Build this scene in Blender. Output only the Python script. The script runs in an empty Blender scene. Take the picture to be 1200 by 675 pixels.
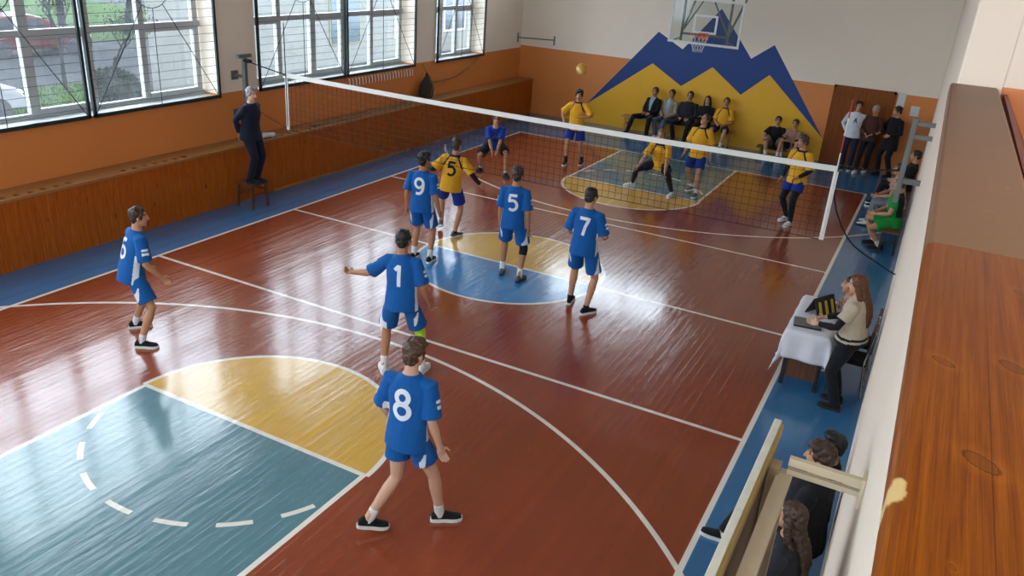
import bpy, bmesh, math, random
from mathutils import Vector, Matrix, noise, geometry
from mathutils.bvhtree import BVHTree
from math import sin, cos, pi, radians as rad
random.seed(7)
SC = bpy.context.scene
COL = SC.collection
V = Vector

# ------------------------------------------------------------------ materials
def lin(c):
    if isinstance(c, str):
        c = [int(c[i:i+2], 16)/255 for i in (0, 2, 4)]
    return tuple(x/12.92 if x <= .04045 else ((x+.055)/1.055)**2.4 for x in c) + (1,)

class N:
    """tiny expression wrapper that writes math nodes"""
    def __init__(s, t, sock): s.t, s.s = t, sock
    def _m(s, op, *a, clamp=False):
        n = s.t.nodes.new('ShaderNodeMath'); n.operation = op; n.use_clamp = clamp
        for i, x in enumerate((s,)+a):
            if isinstance(x, N): s.t.links.new(x.s, n.inputs[i])
            else: n.inputs[i].default_value = x
        return N(s.t, n.outputs[0])
    def __add__(s, o): return s._m('ADD', o)
    def __radd__(s, o): return s._m('ADD', o)
    def __sub__(s, o): return s._m('SUBTRACT', o)
    def __mul__(s, o): return s._m('MULTIPLY', o)
    def __rmul__(s, o): return s._m('MULTIPLY', o)
    def __truediv__(s, o): return s._m('DIVIDE', o)
    def __lt__(s, o): return s._m('LESS_THAN', o)
    def __gt__(s, o): return s._m('GREATER_THAN', o)
    def abs(s): return s._m('ABSOLUTE')
    def sqrt(s): return s._m('SQRT')
    def fract(s): return s._m('FRACT')
    def floor(s): return s._m('FLOOR')
    def sat(s): return s._m('ADD', 0, clamp=True)
    def max(s, o): return s._m('MAXIMUM', o)
    def min(s, o): return s._m('MINIMUM', o)
    def atan2(s, o): return s._m('ARCTAN2', o)
    def smooth(s, a, b):
        n = s.t.nodes.new('ShaderNodeMapRange'); n.interpolation_type = 'SMOOTHSTEP'
        s.t.links.new(s.s, n.inputs[0]); n.inputs[1].default_value = a; n.inputs[2].default_value = b
        return N(s.t, n.outputs[0])

def newmat(name):
    m = bpy.data.materials.new(name); m.use_nodes = True
    t = m.node_tree; b = t.nodes['Principled BSDF']
    return m, t, b
def mixc(t, f, a, b):
    n = t.nodes.new('ShaderNodeMix'); n.data_type = 'RGBA'
    for sock, v in ((n.inputs[0], f), (n.inputs[6], a), (n.inputs[7], b)):
        if isinstance(v, N): t.links.new(v.s, sock)
        elif hasattr(v, 'is_linked') or hasattr(v, 'node'): t.links.new(v, sock)
        else: sock.default_value = v
    return n.outputs[2]
def coords(t, kind='Object'):
    n = t.nodes.new('ShaderNodeTexCoord'); return n.outputs[kind]
def world_xyz(t):
    g = t.nodes.new('ShaderNodeNewGeometry'); s = t.nodes.new('ShaderNodeSeparateXYZ')
    t.links.new(g.outputs['Position'], s.inputs[0])
    return [N(t, s.outputs[i]) for i in range(3)]
def noise_tex(t, vec, scale=5, detail=3, rough=.5, sc=None):
    if sc:
        mp = t.nodes.new('ShaderNodeMapping'); mp.inputs['Scale'].default_value = sc
        t.links.new(vec, mp.inputs[0]); vec = mp.outputs[0]
    n = t.nodes.new('ShaderNodeTexNoise'); t.links.new(vec, n.inputs['Vector'])
    n.inputs['Scale'].default_value = scale; n.inputs['Detail'].default_value = detail; n.inputs['Roughness'].default_value = rough
    return N(t, n.outputs[0])
def bump(t, b, h, strength=.3, dist=.01):
    n = t.nodes.new('ShaderNodeBump'); n.inputs['Strength'].default_value = strength; n.inputs['Distance'].default_value = dist
    t.links.new(h.s, n.inputs['Height']); t.links.new(n.outputs[0], b.inputs['Normal'])

def surf(name, c, rough=.6, var=.12, scale=6, bstr=.15, metal=0, spec=.5, bscale=60):
    m, t, b = newmat(name); v = coords(t)
    c = lin(c)
    f = noise_tex(t, v, scale, 4)
    dark = tuple(x*(1-var) for x in c[:3])+(1,); light = tuple(min(1, x*(1+var)) for x in c[:3])+(1,)
    t.links.new(mixc(t, f, dark, light), b.inputs['Base Color'])
    b.inputs['Roughness'].default_value = rough; b.inputs['Metallic'].default_value = metal
    b.inputs['Specular IOR Level'].default_value = spec
    if bstr: bump(t, b, noise_tex(t, v, bscale, 3), bstr, .004)
    return m
def fabric(name, c, var=.15):
    m, t, b = newmat(name); v = coords(t); c = lin(c)
    f = noise_tex(t, v, 9, 5, .6)
    t.links.new(mixc(t, f, tuple(x*(1-var) for x in c[:3])+(1,), tuple(min(1, x*(1+var)) for x in c[:3])+(1,)), b.inputs['Base Color'])
    b.inputs['Roughness'].default_value = .85; b.inputs['Specular IOR Level'].default_value = .25
    b.inputs['Sheen Weight'].default_value = .06
    bump(t, b, noise_tex(t, v, 220, 2), .12, .003)
    return m
def plaid(name, c1, c2, c3, s=18):
    m, t, b = newmat(name); v = coords(t)
    sp = t.nodes.new('ShaderNodeSeparateXYZ'); t.links.new(v, sp.inputs[0])
    x, y, z = [N(t, o) for o in sp.outputs]
    a = ((x+y)*s).fract() < .5; c = (z*s).fract() < .5
    k = mixc(t, a, lin(c1), lin(c2)); k2 = mixc(t, c*.6, k, lin(c3))
    t.links.new(k2, b.inputs['Base Color']); b.inputs['Roughness'].default_value = .85
    bump(t, b, noise_tex(t, v, 200, 2), .12, .003)
    return m
def wood(name, c1, c2, axis='y', board=.0, bdir='x', rough=.35, knots=True, gap=True, coat=.0, kn='2a1204', scale=1, spec=.5):
    """varnished planks: grain runs along axis, boards repeat along bdir (world axes)"""
    m, t, b = newmat(name); X = world_xyz(t)
    g = t.nodes.new('ShaderNodeNewGeometry')
    ax = 'xyz'.index(axis); bd = 'xyz'.index(bdir)
    pos = g.outputs['Position']
    if board:
        idx = (X[bd]/board).floor()
        wn = t.nodes.new('ShaderNodeTexWhiteNoise'); wn.noise_dimensions = '1D'; t.links.new(idx.s, wn.inputs['W'])
        cmb = t.nodes.new('ShaderNodeCombineXYZ'); t.links.new((N(t, wn.outputs[0])*37).s, cmb.inputs[ax])
        t.links.new((N(t, wn.outputs[0])*11).s, cmb.inputs[bd])
        va = t.nodes.new('ShaderNodeVectorMath'); t.links.new(pos, va.inputs[0]); t.links.new(cmb.outputs[0], va.inputs[1]); pos = va.outputs[0]
        tone = N(t, wn.outputs[0])
    sc = [14*scale]*3; sc[ax] = .9*scale
    g1 = noise_tex(t, pos, 3.2, 6, .62, sc)
    sc2 = [60*scale]*3; sc2[ax] = 2*scale
    g2 = noise_tex(t, pos, 2.2, 3, .6, sc2)
    f = (g1*.75+g2*.35-.05).smooth(.3, .75)
    col = mixc(t, f, lin(c1), lin(c2))
    if board:
        col = mixc(t, (tone-.5).abs()*.55, col, lin(c1))
    if knots:
        sk = [1.0*scale]*3; sk[ax] = .55*scale
        mp = t.nodes.new('ShaderNodeMapping'); mp.inputs['Scale'].default_value = sk; t.links.new(pos, mp.inputs[0])
        vo = t.nodes.new('ShaderNodeTexVoronoi'); vo.inputs['Scale'].default_value = 4.2; t.links.new(mp.outputs[0], vo.inputs['Vector'])
        d = N(t, vo.outputs['Distance'])
        k = (d*-1+.13).smooth(0, .09)
        col = mixc(t, k*.75, col, lin(kn))
    if board and gap:
        fr = (X[bd]/board).fract()
        e = (fr.min(fr*-1+1)*board)
        gp = e < .0022
        col = mixc(t, gp*.6, col, lin(kn))
        h = e.smooth(0, .006)
        bump(t, b, h+g2*.15, .5, .004)
    else:
        bump(t, b, g2, .15, .003)
    t.links.new(col, b.inputs['Base Color'])
    b.inputs['Roughness'].default_value = rough; b.inputs['Coat Weight'].default_value = coat; b.inputs['Coat Roughness'].default_value = .15
    b.inputs['Specular IOR Level'].default_value = spec
    return m
def wallpaint(name, c, var=.07, rough=.75):
    m, t, b = newmat(name); g = t.nodes.new('ShaderNodeNewGeometry'); p = g.outputs['Position']; c = lin(c)
    f = noise_tex(t, p, 1.1, 6, .65)
    t.links.new(mixc(t, f, tuple(x*(1-var) for x in c[:3])+(1,), tuple(min(1, x*(1+var)) for x in c[:3])+(1,)), b.inputs['Base Color'])
    b.inputs['Roughness'].default_value = rough
    bump(t, b, noise_tex(t, p, 14, 5)+noise_tex(t, p, 90, 2)*.3, .18, .01)
    return m

M = {}
M['white_wall'] = wallpaint('white_wall_paint', 'f2e3cf', .04)
M['orange_wall'] = wallpaint('orange_wall_paint', 'd98440', .06, .5)
M['mural_blue'] = wallpaint('mural_blue_paint', '063a7c', .06, .5)
M['mural_yellow'] = wallpaint('mural_yellow_paint', 'e8ae1c', .05, .5)
M['plaster'] = wallpaint('pale_plaster', 'e8d6c2', .05)
M['ceiling'] = wallpaint('ceiling_paint', 'd8d5d0', .03)
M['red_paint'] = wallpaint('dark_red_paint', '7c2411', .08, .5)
M['panel_wood'] = wood('pine_panelling', '9c480a', 'c06a1a', 'z', .115, 'y', .45, spec=.2)
M['ledge_wood'] = wood('pine_ledge', '8f5c2c', 'ac7a46', 'y', 0, 'x', .45, knots=False)
M['door_wood'] = wood('brown_door_veneer', '7a3e12', 'a0591f', 'z', .16, 'x', .45, knots=False, spec=.2)
M['bench_wood'] = wood('bench_wood', 'a8763c', 'c6975a', 'x', 0, 'y', .45, knots=False)
M['stool_wood'] = wood('stool_wood', '4a2a16', '6b4123', 'z', 0, 'y', .5, knots=False)
M['white_gloss'] = surf('white_paint', 'dcdcda', .4, .05)
M['frame_grey'] = surf('window_frame_grey_white', 'b4b8b8', .5, .06)
M['green_metal'] = surf('dark_green_metal', '1f2f2e', .45, .1, metal=.2)
M['grey_metal'] = surf('grey_painted_metal', '6e7470', .45, .12, metal=.3)
M['dark_metal'] = surf('dark_metal', '2a2a2c', .4, .1, metal=.6)
M['chrome'] = surf('chrome_metal', 'c8c8c8', .2, .03, metal=1, bstr=0)
M['white_tape'] = fabric('white_net_tape', 'e6e3da', .06)
M['net_cord'] = fabric('dark_net_cord', '20211f', .1)
M['rope'] = fabric('brown_rope', '8a6a48', .2)
M['black_rope'] = fabric('black_rope', '141518', .1)
M['red_plastic'] = surf('red_plastic', 'b0281e', .4, .05)
M['bag'] = fabric('dark_grey_bag', '3a342c', .35)
M['black_plastic'] = surf('black_plastic', '1b1c1e', .4, .1)
M['yellow_plastic'] = surf('yellow_plastic', 'c9b23c', .5, .1)
M['paper'] = surf('white_paper', 'd4d6d4', .8, .04)
M['rim_orange'] = surf('orange_rim_paint', 'c4491e', .4, .1, metal=.2)
M['cloth_white'] = fabric('white_lace_cloth', 'd9d8de', .1)
M['backboard_white'] = surf('worn_white_board_edge', 'cdc9b8', .6, .25, 14)
M['batten'] = surf('beige_batten', 'a88f6a', .55, .15, 9)
M['batten_light'] = surf('light_beige_batten', 'c0ae90', .5, .12, 9)
M['board_back'] = surf('brown_board_back', '6d5740', .7, .2, 7)
M['ochre'] = surf('ochre_batten', '94773c', .5, .15, 9)

def glass(name, tint, rough=0, gl=.07, haze=0):
    m = bpy.data.materials.new(name); m.use_nodes = True; t = m.node_tree; t.nodes.clear()
    o = t.nodes.new('ShaderNodeOutputMaterial'); tr = t.nodes.new('ShaderNodeBsdfTransparent'); tr.inputs[0].default_value = tint
    g = t.nodes.new('ShaderNodeBsdfGlossy'); g.inputs['Roughness'].default_value = rough
    mx = t.nodes.new('ShaderNodeMixShader')
    fr = t.nodes.new('ShaderNodeLayerWeight'); fr.inputs[0].default_value = .15
    f = (N(t, fr.outputs['Fresnel'])*.6+gl)._m('MULTIPLY', .6)
    t.links.new(f.s, mx.inputs[0]); t.links.new(tr.outputs[0], mx.inputs[1]); t.links.new(g.outputs[0], mx.inputs[2])
    last = mx
    if haze:
        d = t.nodes.new('ShaderNodeBsdfTranslucent'); d.inputs[0].default_value = (.8, .85, .9, 1)
        m2 = t.nodes.new('ShaderNodeMixShader')
        tc = coords(t); nz = noise_tex(t, tc, 3, 4)
        t.links.new((nz*haze*1.2).s, m2.inputs[0])
        t.links.new(mx.outputs[0], m2.inputs[1]); t.links.new(d.outputs[0], m2.inputs[2]); last = m2
    t.links.new(last.outputs[0], o.inputs[0])
    return m
M['pane'] = glass('window_glass', (.9, .94, .95, 1), 0, .04, .035)
M['acrylic'] = glass('acrylic_board', (.86, .9, .9, 1), .05, .05)

# the court: painted board floor, every line worked out from its real measurements
def floor_material():
    m, t, b = newmat('painted_board_floor')
    x, y, z = world_xyz(t)
    g = t.nodes.new('ShaderNodeNewGeometry'); pos = g.outputs['Position']
    ax, ay = x.abs(), y.abs()
    court = (ax < 4.5)*(ay < 9)
    LW = .027
    idx = ((x+50)/.09).floor()
    wn = t.nodes.new('ShaderNodeTexWhiteNoise'); wn.noise_dimensions = '1D'; t.links.new(idx.s, wn.inputs['W'])
    tone = N(t, wn.outputs[0])
    big = noise_tex(t, pos, .8, 5, .6)
    red = mixc(t, big, lin('82371c'), lin('964724'))
    blue = mixc(t, big, lin('2a6390'), lin('3a7aa8'))
    col = mixc(t, court, blue, red)
    teal = mixc(t, big, lin('50777f'), lin('61898f'))
    yel = mixc(t, big, lin('cf9c38'), lin('dcae50'))
    F = 5.70
    lane = (ax < 1.5)*(ay > F)*(ay < 9)
    col = mixc(t, lane, col, teal)
    dy = ay-F
    rf = (x*x+dy*dy).sqrt()
    semi = (rf < 1.53)*(ay < F)
    col = mixc(t, semi, col, yel)
    rc = (x*x+y*y).sqrt()
    col = mixc(t, (rc < 1.53)*(y > 0), col, yel)
    col = mixc(t, (rc < 1.53)*(y < 0), col, mixc(t, big, lin('1f78b4'), lin('2b8ac6')))
    def near(v, w=LW): return v.abs() < w
    L = near(ax-4.5)*(ay < 9+LW)
    L = L.max(near(ay-9)*(ax < 4.5+LW))
    L = L.max(near(ay-3)*(ax < 4.5))
    L = L.max(near(y)*(ax < 4.5))
    L = L.max(near(rc-1.53))
    L = L.max(near(rf-1.53)*(ay < F))
    L = L.max(near(ax-1.5)*(ay > F)*(ay < 9))
    L = L.max(near(dy)*(ax < 1.5))
    ang = dy.atan2(x)*(180/pi)          # 0..180 inside the lane
    d = ((ang-23)/20.3).fract()
    dash = near(rf-1.53)*(ay > F)*(d < .56)*(ang > 20)*(ang < 160)
    L = L.max(dash)
    da = ay-9.37
    ra = (x*x+da*da).sqrt()
    L = L.max(near(ra-6.05)*(ay < 6.6)*(ax < 5.2))
    wear = noise_tex(t, pos, 7, 5, .7)
    L2 = L*(wear.smooth(.18, .30))*.96
    col = mixc(t, L2, col, mixc(t, big, lin('e6dccb'), lin('f0e9dc')))
    # wear along the boards
    st = noise_tex(t, pos, 1, 4, .65, (26, 1.6, 1))
    scuff = noise_tex(t, pos, 1, 3, .6, (9, 3.0, 1))
    col = mixc(t, tone*.14, col, lin('3a1c12'))
    col = mixc(t, scuff.smooth(.62, .8)*.11, col, lin('a9988a'))
    t.links.new(col, b.inputs['Base Color'])
    fr = ((x+50)/.09).fract()
    e = fr.min(fr*-1+1)*.09
    gapd = e.smooth(0, .004)
    cup = (fr-.5)*(fr-.5)                # boards cup a little, which streaks the reflections
    tilt = (tone-.5)*(fr-.5)
    h = gapd*.12 + st*.55 + cup*.5 + tilt*.8 + noise_tex(t, pos, 1, 2, .5, (3.2, 1.1, 1))*1.0 + noise_tex(t, pos, 1, 2, .55, (9, 2.6, 1))*.9
    bump(t, b, h, .7, .006)
    r = st*.12+noise_tex(t, pos, 3, 4)*.14+.055
    t.links.new(r.s, b.inputs['Roughness'])
    b.inputs['Specular IOR Level'].default_value = .55
    b.inputs['Coat Weight'].default_value = .4; b.inputs['Coat Roughness'].default_value = .10
    return m
M['floor'] = floor_material()

# ------------------------------------------------------------------ mesh helpers
def link(name, me, mats=None, parent=None, loc=None):
    o = bpy.data.objects.new(name, me)
    COL.objects.link(o)
    if mats is not None:
        for k in (mats if isinstance(mats, (list, tuple)) else [mats]):
            me.materials.append(M[k] if isinstance(k, str) else k)
    if parent is not None: o.parent = parent
    if loc is not None: o.location = loc
    return o
def bm_obj(name, bm, mats, parent=None, loc=None, smooth=False, bevel=0):
    bmesh.ops.recalc_face_normals(bm, faces=bm.faces)
    me = bpy.data.meshes.new(name); bm.to_mesh(me); bm.free()
    if smooth:
        for p in me.polygons: p.use_smooth = True
    o = link(name, me, mats, parent, loc)
    if bevel:
        md = o.modifiers.new('bevel', 'BEVEL'); md.width = bevel; md.segments = 2; md.limit_method = 'ANGLE'
    return o
def tag(o, label=None, cat=None, group=None, kind=None):
    if label: o['label'] = label
    if cat: o['category'] = cat
    if group: o['group'] = group
    if kind: o['kind'] = kind
    return o
def empty(name, loc=(0, 0, 0), rz=0):
    o = bpy.data.objects.new(name, None); COL.objects.link(o); o.location = loc; o.rotation_euler = (0, 0, rz); o.empty_display_size = .1
    return o
def struct(name, bm, mats, parent=None, bevel=0):
    o = bm_obj(name, bm, mats, parent, bevel=bevel)
    if parent is None: o['kind'] = 'structure'
    return o
def box(bm, x0, x1, y0, y1, z0, z1, mi=0, mtx=None):
    vs = [bm.verts.new(mtx @ V(p) if mtx else p) for p in
          [(x0, y0, z0), (x1, y0, z0), (x1, y1, z0), (x0, y1, z0), (x0, y0, z1), (x1, y0, z1), (x1, y1, z1), (x0, y1, z1)]]
    fs = []
    for q in ((0, 3, 2, 1), (4, 5, 6, 7), (0, 1, 5, 4), (1, 2, 6, 5), (2, 3, 7, 6), (3, 0, 4, 7)):
        f = bm.faces.new([vs[i] for i in q]); f.material_index = mi; fs.append(f)
    return fs
def basis(d, ref=None):
    d = V(d).normalized()
    r = V(ref) if ref is not None else (V((0, 0, 1)) if abs(d.z) < .9 else V((0, 1, 0)))
    a = r - d*r.dot(d)
    if a.length < 1e-5: a = V((1, 0, 0)) - d*d.x
    a.normalize(); b = d.cross(a)
    return a, b, d
def ring(bm, c, a, b, ra, rb, n):
    return [bm.verts.new(c + a*(ra*cos(2*pi*i/n)) + b*(rb*sin(2*pi*i/n))) for i in range(n)]
def bridge(bm, r0, r1, mi=0):
    n = len(r0)
    for i in range(n):
        f = bm.faces.new((r0[i], r0[(i+1) % n], r1[(i+1) % n], r1[i])); f.material_index = mi
def tube(bm, pts, radii, n=10, cap='round', ref=None, mi=0):
    """loft along pts; radii are numbers or (across ref, across side)"""
    pts = [V(p) for p in pts]
    if not isinstance(radii, (list, tuple)): radii = [radii]*len(pts)
    R = [(r, r) if not isinstance(r, (list, tuple)) else r for r in radii]
    rings = []
    m = len(pts); aprev = V(ref) if ref is not None else None
    P2, R2, D2 = [], [], []
    for i in range(m):
        d = (pts[min(i+1, m-1)]-pts[max(i-1, 0)])
        D2.append(d.normalized())
    seq = []
    if cap == 'round':
        for k in (80, 55, 28):
            a = rad(k); seq.append((pts[0]-D2[0]*(min(R[0])*sin(a)), (R[0][0]*cos(a), R[0][1]*cos(a)), D2[0]))
    for i in range(m): seq.append((pts[i], R[i], D2[i]))
    if cap == 'round':
        for k in (28, 55, 80):
            a = rad(k); seq.append((pts[-1]+D2[-1]*(min(R[-1])*sin(a)), (R[-1][0]*cos(a), R[-1][1]*cos(a)), D2[-1]))
    for (p, r, d) in seq:
        a, b, _ = basis(d, aprev); aprev = a if ref is None else aprev
        rings.append(ring(bm, p, a, b, r[0], r[1], n))
    for q in range(len(rings)-1): bridge(bm, rings[q], rings[q+1], mi)
    f = bm.faces.new(list(reversed(rings[0]))); f.material_index = mi
    f = bm.faces.new(rings[-1]); f.material_index = mi
def loft(bm, secs, n=24, mi=0):
    """secs: (centre, x axis, y axis, rx, ry)"""
    rs = [ring(bm, V(c), V(a), V(b), rx, ry, n) for c, a, b, rx, ry in secs]
    for q in range(len(rs)-1): bridge(bm, rs[q], rs[q+1], mi)
    bm.faces.new(list(reversed(rs[0]))).material_index = mi; bm.faces.new(rs[-1]).material_index = mi
def ellip(bm, c, r, R=None, u=16, v=10, mi=0):
    mt = Matrix.Translation(c) @ ((R.to_4x4() if R else Matrix.Identity(4))) @ Matrix.Diagonal((r[0], r[1], r[2], 1))
    res = bmesh.ops.create_uvsphere(bm, u_segments=u, v_segments=v, radius=1, matrix=mt)
    for vt in res['verts']:
        for f in vt.link_faces: f.material_index = mi
def bar(bm, a, b, w, h=None, n=None, mi=0, up=None):
    """square bar (or round when n) between two points"""
    a, b = V(a), V(b); h = h or w
    x, y, d = basis(b-a, up)
    if n:
        r0 = ring(bm, a, x, y, w/2, h/2, n); r1 = ring(bm, b, x, y, w/2, h/2, n)
    else:
        q = [(-.5, -.5), (.5, -.5), (.5, .5), (-.5, .5)]
        r0 = [bm.verts.new(a+x*(i*w)+y*(j*h)) for i, j in q]; r1 = [bm.verts.new(b+x*(i*w)+y*(j*h)) for i, j in q]
    bridge(bm, r0, r1, mi)
    bm.faces.new(list(reversed(r0))).material_index = mi; bm.faces.new(r1).material_index = mi
def remesh(bm, voxel, smooth=2, fac=.5):
    bmesh.ops.recalc_face_normals(bm, faces=bm.faces)
    me = bpy.data.meshes.new('tmp'); bm.to_mesh(me); bm.free()
    o = bpy.data.objects.new('tmp', me); COL.objects.link(o)
    md = o.modifiers.new('r', 'REMESH'); md.mode = 'VOXEL'; md.voxel_size = voxel; md.use_smooth_shade = True
    if smooth:
        sm = o.modifiers.new('s', 'SMOOTH'); sm.iterations = smooth; sm.factor = fac
    dg = bpy.context.evaluated_depsgraph_get()
    out = bpy.data.meshes.new_from_object(o.evaluated_get(dg))
    bpy.data.objects.remove(o); bpy.data.meshes.remove(me)
    out.materials.clear()
    for p in out.polygons: p.use_smooth = True
    return out
def wrinkle(me, amp, scale, seed=0, stretch=(1, 1, .6), bias=0):
    off = V((seed*3.1, seed*1.7, seed*.9))
    ns = [v.normal.copy() for v in me.vertices]
    for v, nn in zip(me.vertices, ns):
        p = V((v.co.x*stretch[0], v.co.y*stretch[1], v.co.z*stretch[2]))*scale+off
        v.co += nn*(amp*(noise.noise(p)+.5*noise.noise(p*2.1)+bias))

# ------------------------------------------------------------------ people
for k, c in dict(skin='b98767', skin_tan='a87453', skin_pale='c79a80').items():
    M[k] = surf(k, c, .55, .06, 5, .08, spec=.4)
M['lips'] = surf('lips', '8f5547', .5, .05); M['eye'] = surf('eye_dark', '1d1613', .2, .05)
for k, c in dict(hair_black='14110f', hair_brown='3b2617', hair_lightbrown='4a3220', hair_grey='8d8b88', hair_auburn='5a3217', hair_ginger='7a5a3c').items():
    m = surf(k, c, .5, .45, 55, .8, bscale=130); M[k] = m
for k, c in dict(jersey_blue='0a5295', jersey_white='d5d9df', jersey_yellow='dda224', jersey_navy='17182e', shorts_royal='14308a', royal='143a9c',
                 black_cloth='15161a', navy_suit='151a2c', charcoal='25262c', grey_jacket='8e8471', scarf='8fa0b0', denim='46586f',
                 white_cloth='d2d4d8', brown_sweater='4a2a22', beige_knit='b7a792', green_cloth='138438', grey_cloth='7d838c',
                 khaki='77664f', sock_white='d8d6d2', knee_green='a9d22a', shoe_black='141416', shoe_white='d6d6d4', shoe_grey='55595c',
                 sole_white='dadad6', sole_dark='2a2a2c', pink_cloth='9a7766', navy_trouser='23283f').items():
    M[k] = fabric(k, c)
M['plaid_brown'] = plaid('brown_plaid', '8c5a48', 'b09a80', '6e2f2a'); M['plaid_orange'] = plaid('orange_plaid', 'a8714a', 'c3b49c', '7d838c')

def ik(a, c, l1, l2, pole):
    a, c, pole = V(a), V(c), V(pole)
    d = c-a; L = d.length
    if L > (l1+l2)*.999: c = a+d.normalized()*(l1+l2)*.999; d = c-a; L = d.length
    x = (l1*l1-l2*l2+L*L)/(2*L); h = math.sqrt(max(0, l1*l1-x*x))
    dn = d/L; p = pole-dn*pole.dot(dn)
    p = p.normalized() if p.length > 1e-6 else V((0, 1, 0))
    return a+dn*x+p*h, c

def hand(bm, w, d, thumb, side, s, curl=.5, r=.0088):
    """palm, four bent fingers and a thumb; d runs along the hand, thumb points to the thumb's side"""
    d = d.normalized(); t = (thumb-d*thumb.dot(d)).normalized(); nrm = d.cross(t)*side      # palm faces nrm
    m = Matrix((t, nrm, d)).transposed()
    ellip(bm, w+d*(.048*s), (.042*s, .017*s, .055*s), m, 12, 8)
    for k, (o, L) in enumerate(((.031, .070), (.0105, .079), (-.0105, .074), (-.031, .060))):
        b = w+d*(.078*s)+t*(o*s)
        c1 = curl*(.8+.12*k)
        d1 = (d*cos(c1)+nrm*sin(c1)).normalized(); d2 = (d*cos(c1*2.1)+nrm*sin(c1*2.1)).normalized()
        p1 = b+d1*(L*.5*s); p2 = p1+d2*(L*.5*s)
        tube(bm, [b-d*(.02*s), b, p1, p2], [r*s*1.1, r*s*1.1, r*s, r*s*.85], 8)
    tb = w+d*(.025*s)+t*(.030*s)
    td = (t*.75+d*.65+nrm*.25).normalized(); td2 = (t*.3+d*.9+nrm*.35).normalized()
    tube(bm, [tb-t*(.012*s), tb+td*(.034*s), tb+td*(.034*s)+td2*(.03*s)], [.0125*s, .0105*s, .009*s], 8)

def arc(cx, cy, rx, ry, a0, a1, n=14): return [(cx+rx*cos(rad(a0+(a1-a0)*k/n)), cy+ry*sin(rad(a0+(a1-a0)*k/n))) for k in range(n+1)]
# shirt numerals as strokes in a unit box centred on 0
STROKES = {'1': [[(-.26, .27), (-.02, .45), (.06, .45), (.06, -.5)]],
 '5': [[(.36, .45), (-.30, .45), (-.36, .06)]+arc(-.02, -.16, .42, .30, 125, -135, 18)],
 '6': [[(.28, .44)]+arc(.05, .05, .45, .42, 100, 180, 8)+arc(0, -.2, .40, .28, 180, 540, 24)],
 '7': [[(-.42, .45), (.40, .45), (.16, .02), (.0, -.5)]],
 '8': [arc(0, .24, .32, .22, -90, 270, 22), arc(0, -.24, .40, .25, 90, 450, 24)],
 '9': [arc(0, .2, .40, .28, 0, 360, 24)+[(.40, .2)]+arc(-.05, -.05, .45, .42, 0, -100, 9)+[(-.28, -.44)]],
 'A': [[(-.4, -.5), (0, .5), (.4, -.5)], [(-.25, -.1), (.25, -.1)]]}
def stroke(bm, pts, w):
    P_ = []
    for a, b in zip(pts, pts[1:]):
        n = max(1, int(math.dist(a, b)/.02)); P_ += [(a[0]+(b[0]-a[0])*k/n, a[1]+(b[1]-a[1])*k/n) for k in range(n)]
    P_.append(pts[-1]); L_, R_ = [], []
    for k, p in enumerate(P_):
        a, b = P_[max(0, k-1)], P_[min(len(P_)-1, k+1)]; d = V((b[0]-a[0], b[1]-a[1], 0))
        d = d.normalized() if d.length > 0 else V((1, 0, 0)); nn = V((-d.y, d.x, 0))*(w/2)
        row = [bm.verts.new(V((p[0], p[1], 0))+nn*t_) for t_ in (-1, 0, 1)]
        if k:
            bm.faces.new((prev[0], row[0], row[1], prev[1])); bm.faces.new((prev[1], row[1], row[2], prev[2]))
        prev = row
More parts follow.
